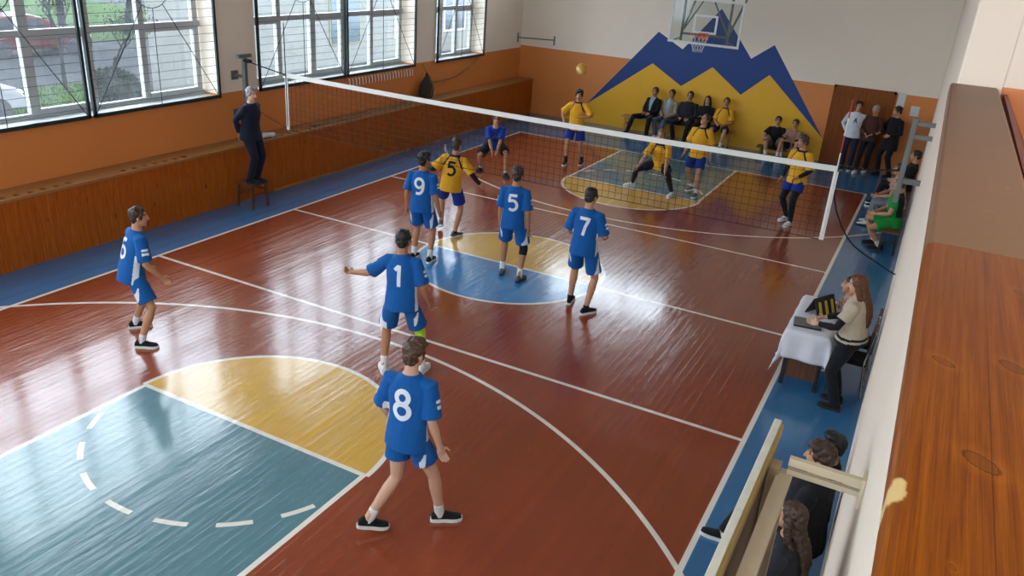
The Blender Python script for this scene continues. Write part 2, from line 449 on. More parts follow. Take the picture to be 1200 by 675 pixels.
def person(label, base, phi, H=1.76, feet=None, pz=None, lean=0, side=0, twist=0, head=(0, 0), hands=(None, None),
           pelvis_off=(0, 0), top=None, bottom=None, shoe=('shoe_black', 'sole_white'), sock='sock_white', sock_h=.13,
           hair=('short', 'hair_black'), skin='skin', number=None, leggings=None, armsleeve=None, kneepad=None, v=.008, group=None,
           toe=(0, 0), heel=(0, 0), seat=False, build=1.0, knees=(None, None), back_number_mat='jersey_white', seed=0, arm_curl=.5, logo=None):
    """a figure standing at base and facing phi (clockwise from +Y). hands: offsets from the shoulders, optionally with an elbow pole."""
    s = H/1.76
    bx, by, bz = base if len(base) == 3 else (base[0], base[1], 0)
    ph = rad(phi)
    def loc(w):
        dx, dy = w[0]-bx, w[1]-by
        return V((dx*cos(ph)-dy*sin(ph), dx*sin(ph)+dy*cos(ph), 0))
    T = Matrix.Rotation(rad(-twist), 3, 'Z') @ Matrix.Rotation(rad(-lean), 3, 'X') @ Matrix.Rotation(rad(side), 3, 'Y')
    TP = Matrix.Rotation(rad(-twist*.4), 3, 'Z') @ Matrix.Rotation(rad(-lean*.55), 3, 'X') @ Matrix.Rotation(rad(side*.5), 3, 'Y')
    Rh = Matrix.Rotation(rad(-head[0]), 3, 'Z') @ Matrix.Rotation(rad(-head[1]), 3, 'X')
    pz = pz if pz is not None else .965*s
    P = V((pelvis_off[0], pelvis_off[1], pz))
    W = build
    def tp(x, y, z):                                   # point of the trunk: spine bends from TP into T
        k = max(0, min(1, z/.5))
        R = TP.lerp(T, min(1, k*1.6)) if z > 0 else TP
        return P+R@V((x*s, y*s, z*s))
    def taxes(z):
        k = max(0, min(1, z/.5)); R = TP.lerp(T, min(1, k*1.6)) if z > 0 else TP
        return (R@V((1, 0, 0))).normalized(), (R@V((0, 1, 0))).normalized()
    # legs
    feet = feet or ((-.11, 0), (.11, 0))
    A = []
    for i, f in enumerate(feet):
        q = loc(f) if not isinstance(f, dict) else V(f['l'])
        hz = (heel[i] if heel else 0)
        A.append(V((q.x, q.y, (q.z if isinstance(f, dict) else 0)+.085*s+hz)))
    Hp = [tp(-.092*W, 0, -.04), tp(.092*W, 0, -.04)]
    K = []
    for i in (0, 1):
        fy = rad(toe[i]); pole = V((sin(fy)*.8+(-.12 if i == 0 else .12), cos(fy), .1)) if knees[i] is None else V(knees[i])
        k, a = ik(Hp[i], A[i], .445*s, .435*s, pole); K.append(k); A[i] = a
    # arms
    Sh = [tp(-.168*W, -.005, .418), tp(.168*W, -.005, .418)]
    El, Wr, Hd = [], [], []
    for i in (0, 1):
        sg = -1 if i == 0 else 1
        h = hands[i]
        if h is None: h = ((sg*.05, .05, -.54), (sg*.25, -1, 0))
        elif not isinstance(h[0], (tuple, list)): h = (h, (sg*.35, -1, -.25))
        e, w = ik(Sh[i], Sh[i]+V(h[0])*s, .295*s, .255*s, h[1]); El.append(e); Wr.append(w)
        Hd.append((w-e).normalized() if len(h) < 3 else V(h[2]).normalized())
    # body
    bm = bmesh.new()
    secs = []
    for z, rx, ry, oy in ((-.10, .10, .085, -.01), (-.05, .155, .115, -.012), (.02, .165, .118, -.012), (.12, .145, .10, 0), (.22, .145, .10, .004), (.33, .162, .112, .006), (.40, .165, .105, 0), (.445, .128, .085, -.005), (.48, .082, .066, -.008), (.515, .058, .058, -.008)):
        a, b = taxes(z); secs.append((tp(0, oy, z), a, b, rx*s*W, ry*s*W))
    loft(bm, secs)
    C = tp(0, -.008, .515)+Rh@V((0, .022, .142))*s
    nb = tp(0, -.012, .49); tube(bm, [nb, C+Rh@V((0, -.022, -.05))*s], [.058*s, .053*s], 14)
    def hp(x, y, z): return C+Rh@V((x, y, z))*s
    ellip(bm, hp(0, -.012, .028), (.074*s, .093*s, .088*s), Rh)
    ellip(bm, hp(0, .026, -.035), (.060*s, .064*s, .080*s), Rh)
    ellip(bm, hp(0, .058, -.093), (.030*s, .028*s, .024*s), Rh, 10, 8)
    tube(bm, [hp(0, .088, .015), hp(0, .104, -.028)], [.009*s, .014*s], 8)
    for q in (-1, 1): ellip(bm, hp(q*.074, -.012, -.012), (.010*s, .021*s, .031*s), Rh, 10, 8)
    for i in (0, 1):
        sg = -1 if i == 0 else 1
        tube(bm, [tp(sg*.10*W, -.005, .408), Sh[i], Sh[i].lerp(El[i], .35), El[i], El[i].lerp(Wr[i], .25), Wr[i]],
             [.048*s, .051*s, .046*s, .038*s, .041*s, .027*s], 12)
        tube(bm, [El[i].lerp(Wr[i], .8), Wr[i]+Hd[i]*(.02*s)], [.028*s, .026*s], 10)
        th = V((0, 1, .25)) if abs(Hd[i].y) < .75 else V((-sg*.6, 0, .8))
        hand(bm, Wr[i], Hd[i], th, -1 if i == 0 else 1, s, arm_curl)
        h2 = Hp[i].lerp(K[i], .45); k2 = K[i].lerp(A[i], .3)
        tube(bm, [Hp[i], h2, K[i], k2, K[i].lerp(A[i], .65), A[i]], [.088*s*W, .074*s*W, .053*s, .056*s, .044*s, .036*s], 14)
        fy = rad(toe[i]); fd = V((sin(fy), cos(fy), 0))
        pit = .75*(heel[i]/.2) if heel[i] else 0
        fdp = (fd*cos(pit)-V((0, 0, 1))*sin(pit)).normalized()
        tube(bm, [A[i]-V((0, 0, .03*s))-fdp*.03*s, A[i]-V((0, 0, .045*s))+fdp*(.07*s), A[i]-V((0, 0, .057*s))+fdp*(.14*s)], [.034*s, .034*s, .024*s], 10)
    me = remesh(bm, v, 2)
    for p in me.polygons:
        c = p.center; mi = 0
        for q in (-1, 1):
            if (c-hp(q*.029, .083, .008)).length < .0125*s: mi = 2
            if abs((Rh.transposed()@(c-C)).z/s-.030) < .006 and .012 < abs((Rh.transposed()@(c-C)).x/s) < .048 and (Rh.transposed()@(c-C)).y > .05*s: mi = 3
        l = (Rh.transposed()@(c-C))/s
        if abs(l.z+.062) < .009 and abs(l.x) < .024 and l.y > .07: mi = 1
        p.material_index = mi
    root = link('person', me, [skin, 'lips', 'eye', hair[1]])
    root.location = (bx, by, bz); root.rotation_euler = (0, 0, -ph)
    tag(root, label, 'person', group)
    Ti = T.transposed()
    def tl(c):                                          # trunk coordinates of a point
        k = (c-P)/s; return Ti@k
    def add(name, bm, mats, vox, parent=root, amp=.004, scale=9, classify=None, sm=2):
        m = remesh(bm, vox, sm)
        if amp: wrinkle(m, amp, scale, seed)
        o = link(name, m, mats, parent)
        if classify:
            for p in m.polygons: p.material_index = classify(p.center)
        return o
    vc = v*1.15
    # bottoms
    if bottom:
        kind, bmat = bottom[0], bottom[1]
        b = bmesh.new()
        if leggings:
            lb = bmesh.new()
            for i in (0, 1):
                tube(lb, [Hp[i], Hp[i].lerp(K[i], .45), K[i], K[i].lerp(A[i], .3), K[i].lerp(A[i], .65), A[i]+(K[i]-A[i])*.05],
                     [.096*s*W, .083*s*W, .065*s, .065*s, .052*s, .042*s], 14, 'flat')
            ellip(lb, tp(0, -.01, -.05), (.16*s*W, .115*s*W, .09*s), TP)
            add('leggings', lb, leggings, vc, amp=.001)
        secs = []
        for z, rx, ry in ((-.13, .10, .09), (-.07, .172, .128), (.0, .172, .126), (.10, .155, .11)):
            a, c = taxes(z); secs.append((tp(0, -.012, z), a, c, rx*s*W, ry*s*W))
        loft(b, secs)
        for i in (0, 1):
            sg = -1 if i == 0 else 1
            if kind == 'shorts':
                e = Hp[i].lerp(K[i], bottom[2] if len(bottom) > 2 else .72)
                h0 = Hp[i]+V((0, 0, .0))
                tube(b, [h0, Hp[i].lerp(K[i], .3), e], [.090*s*W, .102*s*W, .112*s*W], 18, 'flat')
            else:
                an = A[i].lerp(K[i], .06)
                tube(b, [Hp[i]+V((0, 0, .02)), Hp[i].lerp(K[i], .45), K[i], K[i].lerp(A[i], .5), an], [.102*s*W, .090*s*W, .071*s, .066*s, .060*s], 16, 'flat')
        if kind == 'shorts' and len(bottom) > 3:
            def cls(c):
                l = TP.transposed()@((c-P)/s)
                return 1 if abs(l.x) > .16*W and -.45 < l.z < -.16 and abs(l.y-.10*(l.z+.16)) < .008-.10*(l.z+.16) else 0
            add('shorts', b, [bmat, bottom[3]], vc, classify=cls, amp=.005)
        else:
            add('shorts' if kind == 'shorts' else 'trousers', b, bmat, vc, amp=.005)
    # top
    if top:
        kind, tmat = top[0], top[1]
        hem = top[3] if len(top) > 3 and top[3] is not None else -.135
        b = bmesh.new(); secs = []
        lo = 1.0 if kind == 'jersey' else 1.02
        for z, rx, ry, oy in ((hem, .205, .166, .006), (hem*.5, .198, .158, .002), (.02, .184, .140, -.006), (.15, .174, .126, 0), (.28, .184, .132, .004), (.37, .186, .126, .002), (.425, .160, .106, -.004), (.465, .118, .092, -.008), (.500, .076, .075, -.008)):
            a, c = taxes(z); secs.append((tp(0, oy, z), a, c, rx*s*W*lo, ry*s*W*lo))
        loft(b, secs)
        long = kind in ('jacket', 'long')
        for i in (0, 1):
            sg = -1 if i == 0 else 1
            st = tp(sg*.085*W, -.004, .412)
            if long:
                tube(b, [st, Sh[i], Sh[i].lerp(El[i], .5), El[i], El[i].lerp(Wr[i], .5), Wr[i].lerp(El[i], .05)],
                     [.072*s, .072*s, .067*s, .057*s, .050*s, .043*s], 16, 'flat')
            else:
                fe = .88 if kind == 'jersey' else .62
                tube(b, [st, Sh[i], Sh[i].lerp(El[i], fe*.55), Sh[i].lerp(El[i], fe)], [.072*s, .073*s, .077*s, .086*s], 18, 'flat')
        if kind == 'hood' : pass
        pat = top[2] if len(top) > 2 else None
        mats = [tmat]; cls = None
        if pat == 'bluekit':
            mats = [tmat, 'jersey_white']
            def cls(c):
                l = tl(c)
                if -.14 < l.z < .22 and abs(l.x) > .145*W and abs(l.x) < .215*W and abs(l.y+.01) < .036: return 1
                for i in (0, 1):
                    ax = El[i]-Sh[i]; k = (c-Sh[i]).dot(ax)/ax.length_squared
                    if .36 < k < .62:
                        o = (c-(Sh[i]+ax*k)).normalized(); out = (T@V((-1 if i == 0 else 1, 0, .2))).normalized()
                        out = (out-ax.normalized()*out.dot(ax.normalized())).normalized()
                        if o.dot(out) > .86 and abs(k-.49) > .03: return 1
                return 0
        elif pat == 'yellowkit':
            mats = [tmat, 'jersey_navy']
            def cls(c):
                l = tl(c)
                if l.z > .468 and abs(l.x) < .10: return 1
                for q in (-1, 1):
                    a0 = V((q*.075, .475)); a1 = V((q*.165*W, .30)); p_ = V((l.x, l.z)); d_ = a1-a0
                    k = max(0, min(1, (p_-a0).dot(d_)/d_.length_squared))
                    if (p_-(a0+d_*k)).length < .0125 and abs(l.y) > .03: return 1
                return 0
        elif pat == 'blackback':
            mats = [tmat, 'black_cloth']
            def cls(c): return 1 if tl(c).y < .0 and tl(c).z > .08 else 0
        elif pat == 'stripe_shoulder':
            mats = [tmat, 'black_cloth']
            def cls(c):
                l = tl(c); return 1 if (l.z < .03 and int((l.z+1)*40) % 3 != 0) else 0
        elif pat == 'vfront':
            mats = [tmat, top[4]]
            def cls(c):
                l = tl(c); return 1 if (l.y > .03 and l.z > .12 and abs(l.x) < .02+(l.z-.12)*.16) else 0
        name = {'jersey': 'shirt', 'tee': 'shirt', 'jacket': 'jacket', 'long': 'sweater'}[kind]
        so = add(name, b, mats, vc, classify=cls, amp=.0065, scale=8)
        if number or logo:
            nb_ = bmesh.new()
            for st_ in STROKES[number or logo]:
                k_ = 1 if number else .55
                stroke(nb_, [(a_*.16*k_, b_*.24*k_) for a_, b_ in st_], .042*k_ if number else .02)
            bt = BVHTree.FromPolygons([q.co.copy() for q in so.data.vertices], [tuple(q.vertices) for q in so.data.polygons])
            sgn = -1 if number else 1
            xa, ya = taxes(.3); 
            for q in nb_.verts:
                p0 = tp(0, sgn*.4, .27 if number else .3)+xa*(q.co.x*s*(-sgn))+T@V((0, 0, 1))*(q.co.y*s)
                hit = bt.ray_cast(p0, -ya*sgn)
                q.co = (hit[0]+ya*(sgn*.004)) if hit[0] else p0
            bmesh.ops.recalc_face_normals(nb_, faces=nb_.faces)
            m2 = bpy.data.meshes.new('shirt_number'); nb_.to_mesh(m2); nb_.free()
            no_ = link('shirt_number' if number else 'shirt_print', m2, back_number_mat, so)
    if armsleeve:
        for i in (0, 1):
            b = bmesh.new()
            tube(b, [Sh[i].lerp(El[i], .3), El[i], El[i].lerp(Wr[i], .25), Wr[i].lerp(El[i], .08)], [.053*s, .043*s, .046*s, .033*s], 12, 'flat')
            add('arm_sleeve', b, armsleeve, vc, amp=.001)
    if kneepad:
        i, km = kneepad; b = bmesh.new()
        tube(b, [K[i].lerp(Hp[i], .22), K[i], K[i].lerp(A[i], .24)], [.066*s, .066*s, .063*s], 14, 'flat')
        add('knee_pad', b, km, vc, amp=.001)
    # socks and shoes
    for i in (0, 1):
        fy = rad(toe[i]); fd = V((sin(fy), cos(fy), 0)); pit = .75*(heel[i]/.2) if heel[i] else 0
        up = V((0, 0, 1))
        fdp = (fd*cos(pit)-up*sin(pit)).normalized(); upp = (up*cos(pit)+fd*sin(pit)).normalized(); sd = fdp.cross(upp)
        if sock:
            b = bmesh.new(); tube(b, [A[i]-up*(.03*s), A[i].lerp(K[i], sock_h/.435)], [.042*s, .045*s], 12, 'flat')
            add('sock', b, sock, vc, amp=.001)
        g0 = A[i]-upp*(.085*s)-fdp*(.075*s)
        b = bmesh.new(); secs = []
        for tt, hw, hh, z0 in ((0, .026, .055, .02), (.03, .036, .085, .02), (.075, .039, .092, .02), (.12, .040, .075, .02), (.17, .046, .052, .02), (.22, .045, .042, .02), (.262, .030, .032, .02)):
            secs.append((g0+fdp*(tt*s)+upp*((z0+hh/2)*s), sd, upp, hw*s, hh*.55*s))
        loft(b, secs, 16)
        so = add('shoe', b, shoe[0], min(vc, .008), amp=.0015)
        b = bmesh.new(); lo_, hi_ = [], []
        outl = []
        for tt, hw in ((-.006, .018), (.01, .031), (.05, .038), (.11, .037), (.17, .048), (.22, .048), (.255, .036), (.274, .014)): outl.append((tt, hw))
        ol = [(t_, w_) for t_, w_ in outl]+[(t_, -w_) for t_, w_ in reversed(outl)]
        for t_, w_ in ol:
            base_ = g0+fdp*(t_*s)+sd*(w_*s); lo_.append(b.verts.new(base_+upp*.001)); hi_.append(b.verts.new(base_+upp*(.032*s)))
        bridge(b, lo_, hi_); b.faces.new(list(reversed(lo_))); b.faces.new(hi_)
        bm_obj('sole', b, shoe[1], so)
    # hair
    st, hm = hair
    if st != 'bald':
        b = bmesh.new()
        ellip(b, hp(0, -.023, .045), (.082*s, .090*s, .081*s), Rh, 20, 14)
        ellip(b, hp(0, -.052, -.008), (.068*s, .054*s, .074*s), Rh)
        for q in (-1, 1): ellip(b, hp(q*.066, .012, .018), (.014*s, .022*s, .045*s), Rh, 10, 8)
        if st == 'full':
            ellip(b, hp(0, .004, .088), (.076*s, .082*s, .045*s), Rh); ellip(b, hp(.012, .055, .082), (.05*s, .032*s, .026*s), Rh)
        if st == 'long':
            for q in (-1, 1): tube(b, [hp(q*.06, -.02, .03), hp(q*.078, -.02, -.06), hp(q*.085, -.04, -.16), tp(q*.075, -.09, .30)], [.03*s, .03*s, .028*s, .022*s], 10)
            tube(b, [hp(0, -.06, .04), hp(0, -.085, -.10), tp(0, -.135, .40), tp(0, -.150, .27), tp(0, -.145, .17)],
                 [(.06*s, .075*s), (.045*s, .082*s), (.035*s, .09*s), (.03*s, .085*s), (.018*s, .055*s)], 16, 'round', ref=(0, 1, 0))
        m = remesh(b, v, 1)
        wrinkle(m, (.016 if st == 'full' else .010)*s, 26 if st == 'full' else 32, seed+3, (1, 1, 1), .45)
        link('hair', m, hm, root)
    return root

# ------------------------------------------------------------------ the hall
XL, XO, YF, YN, ZC = -6.05, -6.5, 11.72, -12.3, 6.3
WIN = [(-11.3, -6.2), (-5.36, -.14), (.83, 6.06), (7.02, 9.42)]
WZ0, WZ1 = 1.86, 5.3
def xr(y): return 5.553-(y+5)*.0066          # the right wall runs very slightly askew

bm = bmesh.new(); box(bm, -6.6, 9, YN-.3, YF+.5, -.2, 0); struct('floor', bm, 'floor')
bm = bmesh.new(); box(bm, -6.6, 9, YN-.3, YF+.5, ZC, ZC+.2); struct('ceiling', bm, 'ceiling')

# left wall: orange to shoulder height, off-white above, four tall window openings
bm = bmesh.new(); ZS = 1.9
def wseg(y0, y1, z0, z1):
    if z0 < ZS < z1:
        box(bm, XO, XL, y0, y1, z0, ZS, 1); box(bm, XO, XL, y0, y1, ZS, z1, 0)
    else: box(bm, XO, XL, y0, y1, z0, z1, 1 if z1 <= ZS else 0)
wseg(YN, YF, 0, WZ0)
e = YN
for a, b in WIN+[(YF, None)]:
    wseg(e, a, WZ0, WZ1); e = b
box(bm, XO, XL, YN, YF, WZ1, ZC, 0)
struct('wall_left', bm, ['white_wall', 'orange_wall'])

# far wall with the painted mountains: one surface cut along the paint edges
def wall_pic():
    pk = [(-3.74, .52), (-1.80, 2.79), (-1.06, 2.40), (-.16, 3.54), (.82, 2.37), (1.36, 2.78), (2.98, .64)]
    yk = [(-3.74, .52), (-1.86, 1.93), (-.96, 1.42), (-.16, 2.03), (.71, 1.41), (1.37, 2.02), (2.94, .66)]
    X0, X1, ZT = -6.05, 5.50, ZC
    yel = [(-4.43, 0)]+yk+[(3.04, .55), (3.04, 0)]
    blu = pk+[(2.98, .62)]+list(reversed(yk))[0:]
    hole = [(-4.6, 4.75), (-.5, 4.75), (-.5, 6.0), (-4.6, 6.0)]
    verts, edges, faces = [], [], []
    def poly(p, closed=True):
        o = len(verts); verts.extend(V(q) for q in p)
        for i in range(len(p)-(0 if closed else 1)): edges.append((o+i, o+(i+1) % len(p)))
    poly([(X0, 0), (X1, 0), (X1, ZT), (X0, ZT)])
    poly(pk+[(2.98, .62)], False); poly(yel); poly([(X0, 1.97), (X1, 1.97)], False); poly(hole)
    r = geometry.delaunay_2d_cdt(verts, edges, faces, 0, 1e-5)
    def inside(p, c):
        k = False
        for i in range(len(p)):
            a, b = p[i], p[i-1]
            if (a[1] > c[1]) != (b[1] > c[1]) and c[0] < (b[0]-a[0])*(c[1]-a[1])/(b[1]-a[1])+a[0]: k = not k
        return k
    bm = bmesh.new(); vs = [bm.verts.new((q[0], YF, q[1])) for q in r[0]]
    bluf = pk+[(2.98, .62), (2.94, .66)]+list(reversed(yk[:-1]))[:-1]
    for f in r[2]:
        c = sum((V(r[0][i]) for i in f), V((0, 0)))/len(f)
        if c.x < X0 or c.x > X1 or c.y < 0 or c.y > ZT or inside(hole, c): continue
        mi = 3 if inside(yel, c) else 2 if inside(bluf, c) else 1 if c.y < 1.97 else 0
        try:
            q = bm.faces.new([vs[i] for i in f]); q.material_index = mi
        except ValueError: pass
    for x0, x1, z0, z1 in ((X0, X1, 0, 4.75), (X0, -4.6, 4.75, 6.0), (-.5, X1, 4.75, 6.0), (X0, X1, 6.0, ZT)):
        box(bm, x0, x1, YF+.004, YF+.4, z0, z1, 0)
    return bm
o = struct('wall_back', wall_pic(), ['white_wall', 'orange_wall', 'mural_blue', 'mural_yellow'])
FILL_WIN = [(-5.6, -.4), (.2, 5.3), (5.95, 8.6)]; NZ0, NZ1 = 3.7, 5.9  # openings behind the camera, added to let in fill light
bm = bmesh.new(); box(bm, -6.5, 9, YN-.3, YN, 0, NZ0); box(bm, -6.5, 9, YN-.3, YN, NZ1, ZC); e = -6.5
for a, b in FILL_WIN+[(9, None)]:
    box(bm, e, a, YN-.3, YN, NZ0, NZ1); e = b
struct('wall_front', bm, 'white_wall')

# right wall: solid below the balcony opening, a plastered pier beyond it
bm = bmesh.new()
def rprism(y0, y1, z0, z1, th=.26, mi=0):
    a0, a1 = xr(y0), xr(y1)
    vs = [bm.verts.new(p) for p in [(a0, y0, z0), (a0+th, y0, z0), (a1+th, y1, z0), (a1, y1, z0), (a0, y0, z1), (a0+th, y0, z1), (a1+th, y1, z1), (a1, y1, z1)]]
    for q in ((0, 3, 2, 1), (4, 5, 6, 7), (0, 1, 5, 4), (1, 2, 6, 5), (2, 3, 7, 6), (3, 0, 4, 7)): bm.faces.new([vs[i] for i in q]).material_index = mi
rprism(YN, -5.1, 0, 4.09); rprism(-5.1, YF, 0, ZC); rprism(YN, -5.1, 5.9, ZC)
struct('wall_right', bm, ['plaster'], bevel=.012)
bm = bmesh.new(); box(bm, 5.8, 9, -5.1, -4.9, 4.16, ZC, 0); box(bm, 5.8, 9, -5.1, -4.9, 2.9, 4.16, 1); struct('wall_balcony', bm, ['plaster', 'orange_wall'])
bm = bmesh.new(); box(bm, 8.7, 8.95, YN, -5.1, 2.9, ZC); struct('wall_balcony_back', bm, 'plaster')
bm = bmesh.new(); box(bm, 5.8, 8.7, YN, -5.1, 2.9, 3.12); struct('floor_balcony', bm, 'red_paint')
# sloping dark red boarding under the rail, balcony side
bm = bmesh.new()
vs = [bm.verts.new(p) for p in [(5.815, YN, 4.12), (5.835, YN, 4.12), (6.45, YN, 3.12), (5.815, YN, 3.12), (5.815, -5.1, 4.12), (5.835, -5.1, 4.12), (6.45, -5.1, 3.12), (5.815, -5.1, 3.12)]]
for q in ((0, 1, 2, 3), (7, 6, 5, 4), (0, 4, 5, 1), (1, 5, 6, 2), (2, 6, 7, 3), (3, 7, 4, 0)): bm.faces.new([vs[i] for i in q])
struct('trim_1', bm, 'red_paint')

# balcony rail: a worn brown-painted length, then varnished pine
def pine_rail():
    m, t, b = newmat('varnished_pine_rail'); x, y, z = world_xyz(t)
    g = t.nodes.new('ShaderNodeNewGeometry'); pos = g.outputs['Position']
    g1 = noise_tex(t, pos, 3, 5, .6, (38, .9, 30)); g2 = noise_tex(t, pos, 3, 4, .65, (150, 1.6, 120)); g3 = noise_tex(t, pos, 1.3, 3, .5)
    warp = g3
    # rings that swell round each knot
    K = [(5.705, -9.34, .020, .020), (5.655, -9.70, .024, .020), (5.735, -8.93, .014, .018), (5.600, -9.39, .018, .014), (5.625, -9.955, .004, .006)]
    kk = None; halo = None
    for kx, ky, rx, ry in K:
        dx = (x-kx)/rx; dyy = (y-ky+(x-kx)*.55)/ry
        d = (dx*dx+dyy*dyy).sqrt()
        dw = d+g2*.5-.25; a = ((dw-.92).abs()*-1+.2).smooth(0, .2).max((dw*-1+1).smooth(0, .3)*.45); h = (d*-1+2.6).smooth(0, 2)
        kk = a if kk is None else kk.max(a); halo = h if halo is None else halo.max(h)
    f = (g1*.7+g2*.45-.07+halo*.12).smooth(.3, .78)
    c = mixc(t, f, lin('6e3003'), lin('a45a06'))
    c = mixc(t, g3.smooth(.35, .7)*.35, c, lin('7c3a03'))
    c = mixc(t, kk*.8, c, lin('4a1f08'))
    e = ((x-5.668).abs() < .0009); c = mixc(t, e*.65, c, lin('4a240c'))
    wx = (x-5.558)/.014; wy = (y+9.83)/.034
    w = ((wx*wx+wy*wy).sqrt()*-1+.55+noise_tex(t, pos, 60, 4, .7)*.9).smooth(0, .3)
    c = mixc(t, w*.9, c, lin('d9b878'))
    t.links.new(c, b.inputs['Base Color']); b.inputs['Roughness'].default_value = .38
    b.inputs['Coat Weight'].default_value = .05; b.inputs['Coat Roughness'].default_value = .2; b.inputs['Specular IOR Level'].default_value = .12
    bump(t, b, g2*.5+kk*.5+g1*.5-e*1.5, .3, .003)
    return m
M['rail_pine'] = pine_rail()
def rail_paint():
    m, t, b = newmat('scuffed_brown_rail_paint'); g = t.nodes.new('ShaderNodeNewGeometry'); pos = g.outputs['Position']
    n1 = noise_tex(t, pos, 2.2, 6, .7); n2 = noise_tex(t, pos, 3, 4, .7, (40, 5, 40))
    c = mixc(t, n1, lin('7d563c'), lin('8c6546'))
    c = mixc(t, n2.smooth(.66, .74)*.7, c, lin('5b4231'))
    n3 = noise_tex(t, pos, 9, 3, .6)
    c = mixc(t, n3.smooth(.70, .76)*.5, c, lin('b79f86'))
    t.links.new(c, b.inputs['Base Color']); b.inputs['Roughness'].default_value = .45; b.inputs['Specular IOR Level'].default_value = .25; bump(t, b, n1+n2*.4, .25, .004)
    return m
M['rail_paint'] = rail_paint()
def rail(name, y0, y1, mat):
    bm = bmesh.new()
    prof = [(5.552, 4.092), (5.552, 4.132), (5.556, 4.144), (5.566, 4.150), (5.80, 4.150), (5.812, 4.144), (5.818, 4.13), (5.818, 4.092)]
    rs = [[bm.verts.new((px+(xr(y)-xr(-10)), y, pz)) for px, pz in prof] for y in (y0, (y0+y1)/2, y1)]
    for q in range(2): bridge(bm, rs[q], rs[q+1])
    bm.faces.new(list(reversed(rs[0]))); bm.faces.new(rs[-1])
    return bm_obj(name, bm, mat)
tag(rail('balcony_rail_board', -8.672, -5.103, 'rail_paint'), 'scuffed dull brown painted rail board running to the white pier', 'railing', 'balcony rail boards')
tag(rail('balcony_rail_board', YN+.02, -8.676, 'rail_pine'), 'shiny varnished orange pine rail board with knots and a bare worn spot', 'railing', 'balcony rail boards')

# timber casing along the left wall, with vents cut in its ledge
c = empty('radiator_casing', (-5.55, 0, 0))
tag(c, 'long varnished pine plank casing under the windows with vented ledge', 'casing')
bm = bmesh.new(); box(bm, -.03, 0, YN+.05, YF-.02, .0, 1.0); bm_obj('front_panel', bm, 'panel_wood', c)
bm = bmesh.new()
box(bm, -.06, .02, YN+.05, YF-.02, 1.0, 1.035); box(bm, -.495, -.40, YN+.05, YF-.02, 1.0, 1.035)
vents = [(-4.75, -3.4), (-2.6, -1.35), (.75, 2.0), (4.3, 5.5)]; e = YN+.05
for a, b in vents+[(YF-.02, None)]:
    box(bm, -.40, -.06, e, a, 1.0, 1.035)
    if b:
        y = a
        while y < b:
            box(bm, -.40, -.16, y, min(y+.2, b), 1.0, 1.035); box(bm, -.16, -.06, y+.09, min(y+.2, b), 1.0, 1.035); y += .2
        e = b
bm_obj('ledge', bm, 'ledge_wood', c)
bm = bmesh.new()
for a, b in ((.6, 5.2), (6.2, 8.4)): box(bm, 0, .02, a, b, 0, .045)
bm_obj('foot_strip', bm, 'ledge_wood', c)

# windows with grey-white frames, panes and sun-ray security grilles
for i, (a, b) in enumerate(WIN):
    w = b-a
    bm = bmesh.new(); X0, X1 = -6.47, -6.40
    box(bm, X0, X1, a, b, WZ0, WZ0+.08); box(bm, X0, X1, a, b, WZ1-.08, WZ1)
    fr = [.05, 1.0, 2.0, 2.98, 4.0, w-.10] if w > 4 else [.05, .75, 1.5, w-.10]
    for k, q in enumerate(fr):
        hw = .075 if k in (2, 3) and w > 4 else .055
        box(bm, X0-.01, X1+.01, a+q-hw, a+q+hw, WZ0+.08, WZ1-.08)
    box(bm, X0, X1, a, b, 3.05, 3.14); 
    for k in range(0, len(fr)-1, 2):        # opening casements have a second, heavier frame
        box(bm, X0+.01, X1+.015, a+fr[k]+.05, a+fr[k+1]-.05, 3.00, 3.05); box(bm, X0+.01, X1+.015, a+fr[k]+.05, a+fr[k+1]-.05, WZ0+.08, WZ0+.14)
    box(bm, -6.40, -6.06, a, b, WZ0-.03, WZ0+.004)
    o = struct('window_%d' % (i+1), bm, 'frame_grey'); 
    bm = bmesh.new(); box(bm, -6.445, -6.437, a+.02, b-.02, WZ0+.02, WZ1-.02); bm_obj('pane', bm, 'pane', o)
bm = bmesh.new(); X = (-4.6, -.5)
box(bm, X[0], X[1], YF+.25, YF+.32, 4.75, 4.82); box(bm, X[0], X[1], YF+.25, YF+.32, 5.93, 6.0)
for k in range(4): x = X[0]+.04+k*(X[1]-X[0]-.08)/3; box(bm, x-.04, x+.04, YF+.25, YF+.32, 4.82, 5.93)
o = struct('window_5', bm, 'frame_grey'); bm = bmesh.new(); box(bm, X[0]+.02, X[1]-.02, YF+.28, YF+.288, 4.77, 5.98); bm_obj('pane', bm, 'pane', o)

for i, (a, b) in enumerate(FILL_WIN):  # unseen near-wall windows, added so the sky fills the hall and balcony
    bm = bmesh.new(); y0, y1 = YN-.25, YN-.19
    box(bm, a, b, y0, y1, NZ0, NZ0+.07); box(bm, a, b, y0, y1, NZ1-.07, NZ1); n = 4 if b-a > 3 else 2
    for k in range(n+1):
        x = a+.04+k*(b-a-.08)/n; box(bm, x-.04, x+.04, y0, y1, NZ0+.07, NZ1-.07)
    o = struct('window_%d' % (6+i), bm, 'frame_grey')
    bm = bmesh.new(); box(bm, a+.02, b-.02, YN-.226, YN-.218, NZ0+.02, NZ1-.02); bm_obj('pane', bm, 'pane', o)

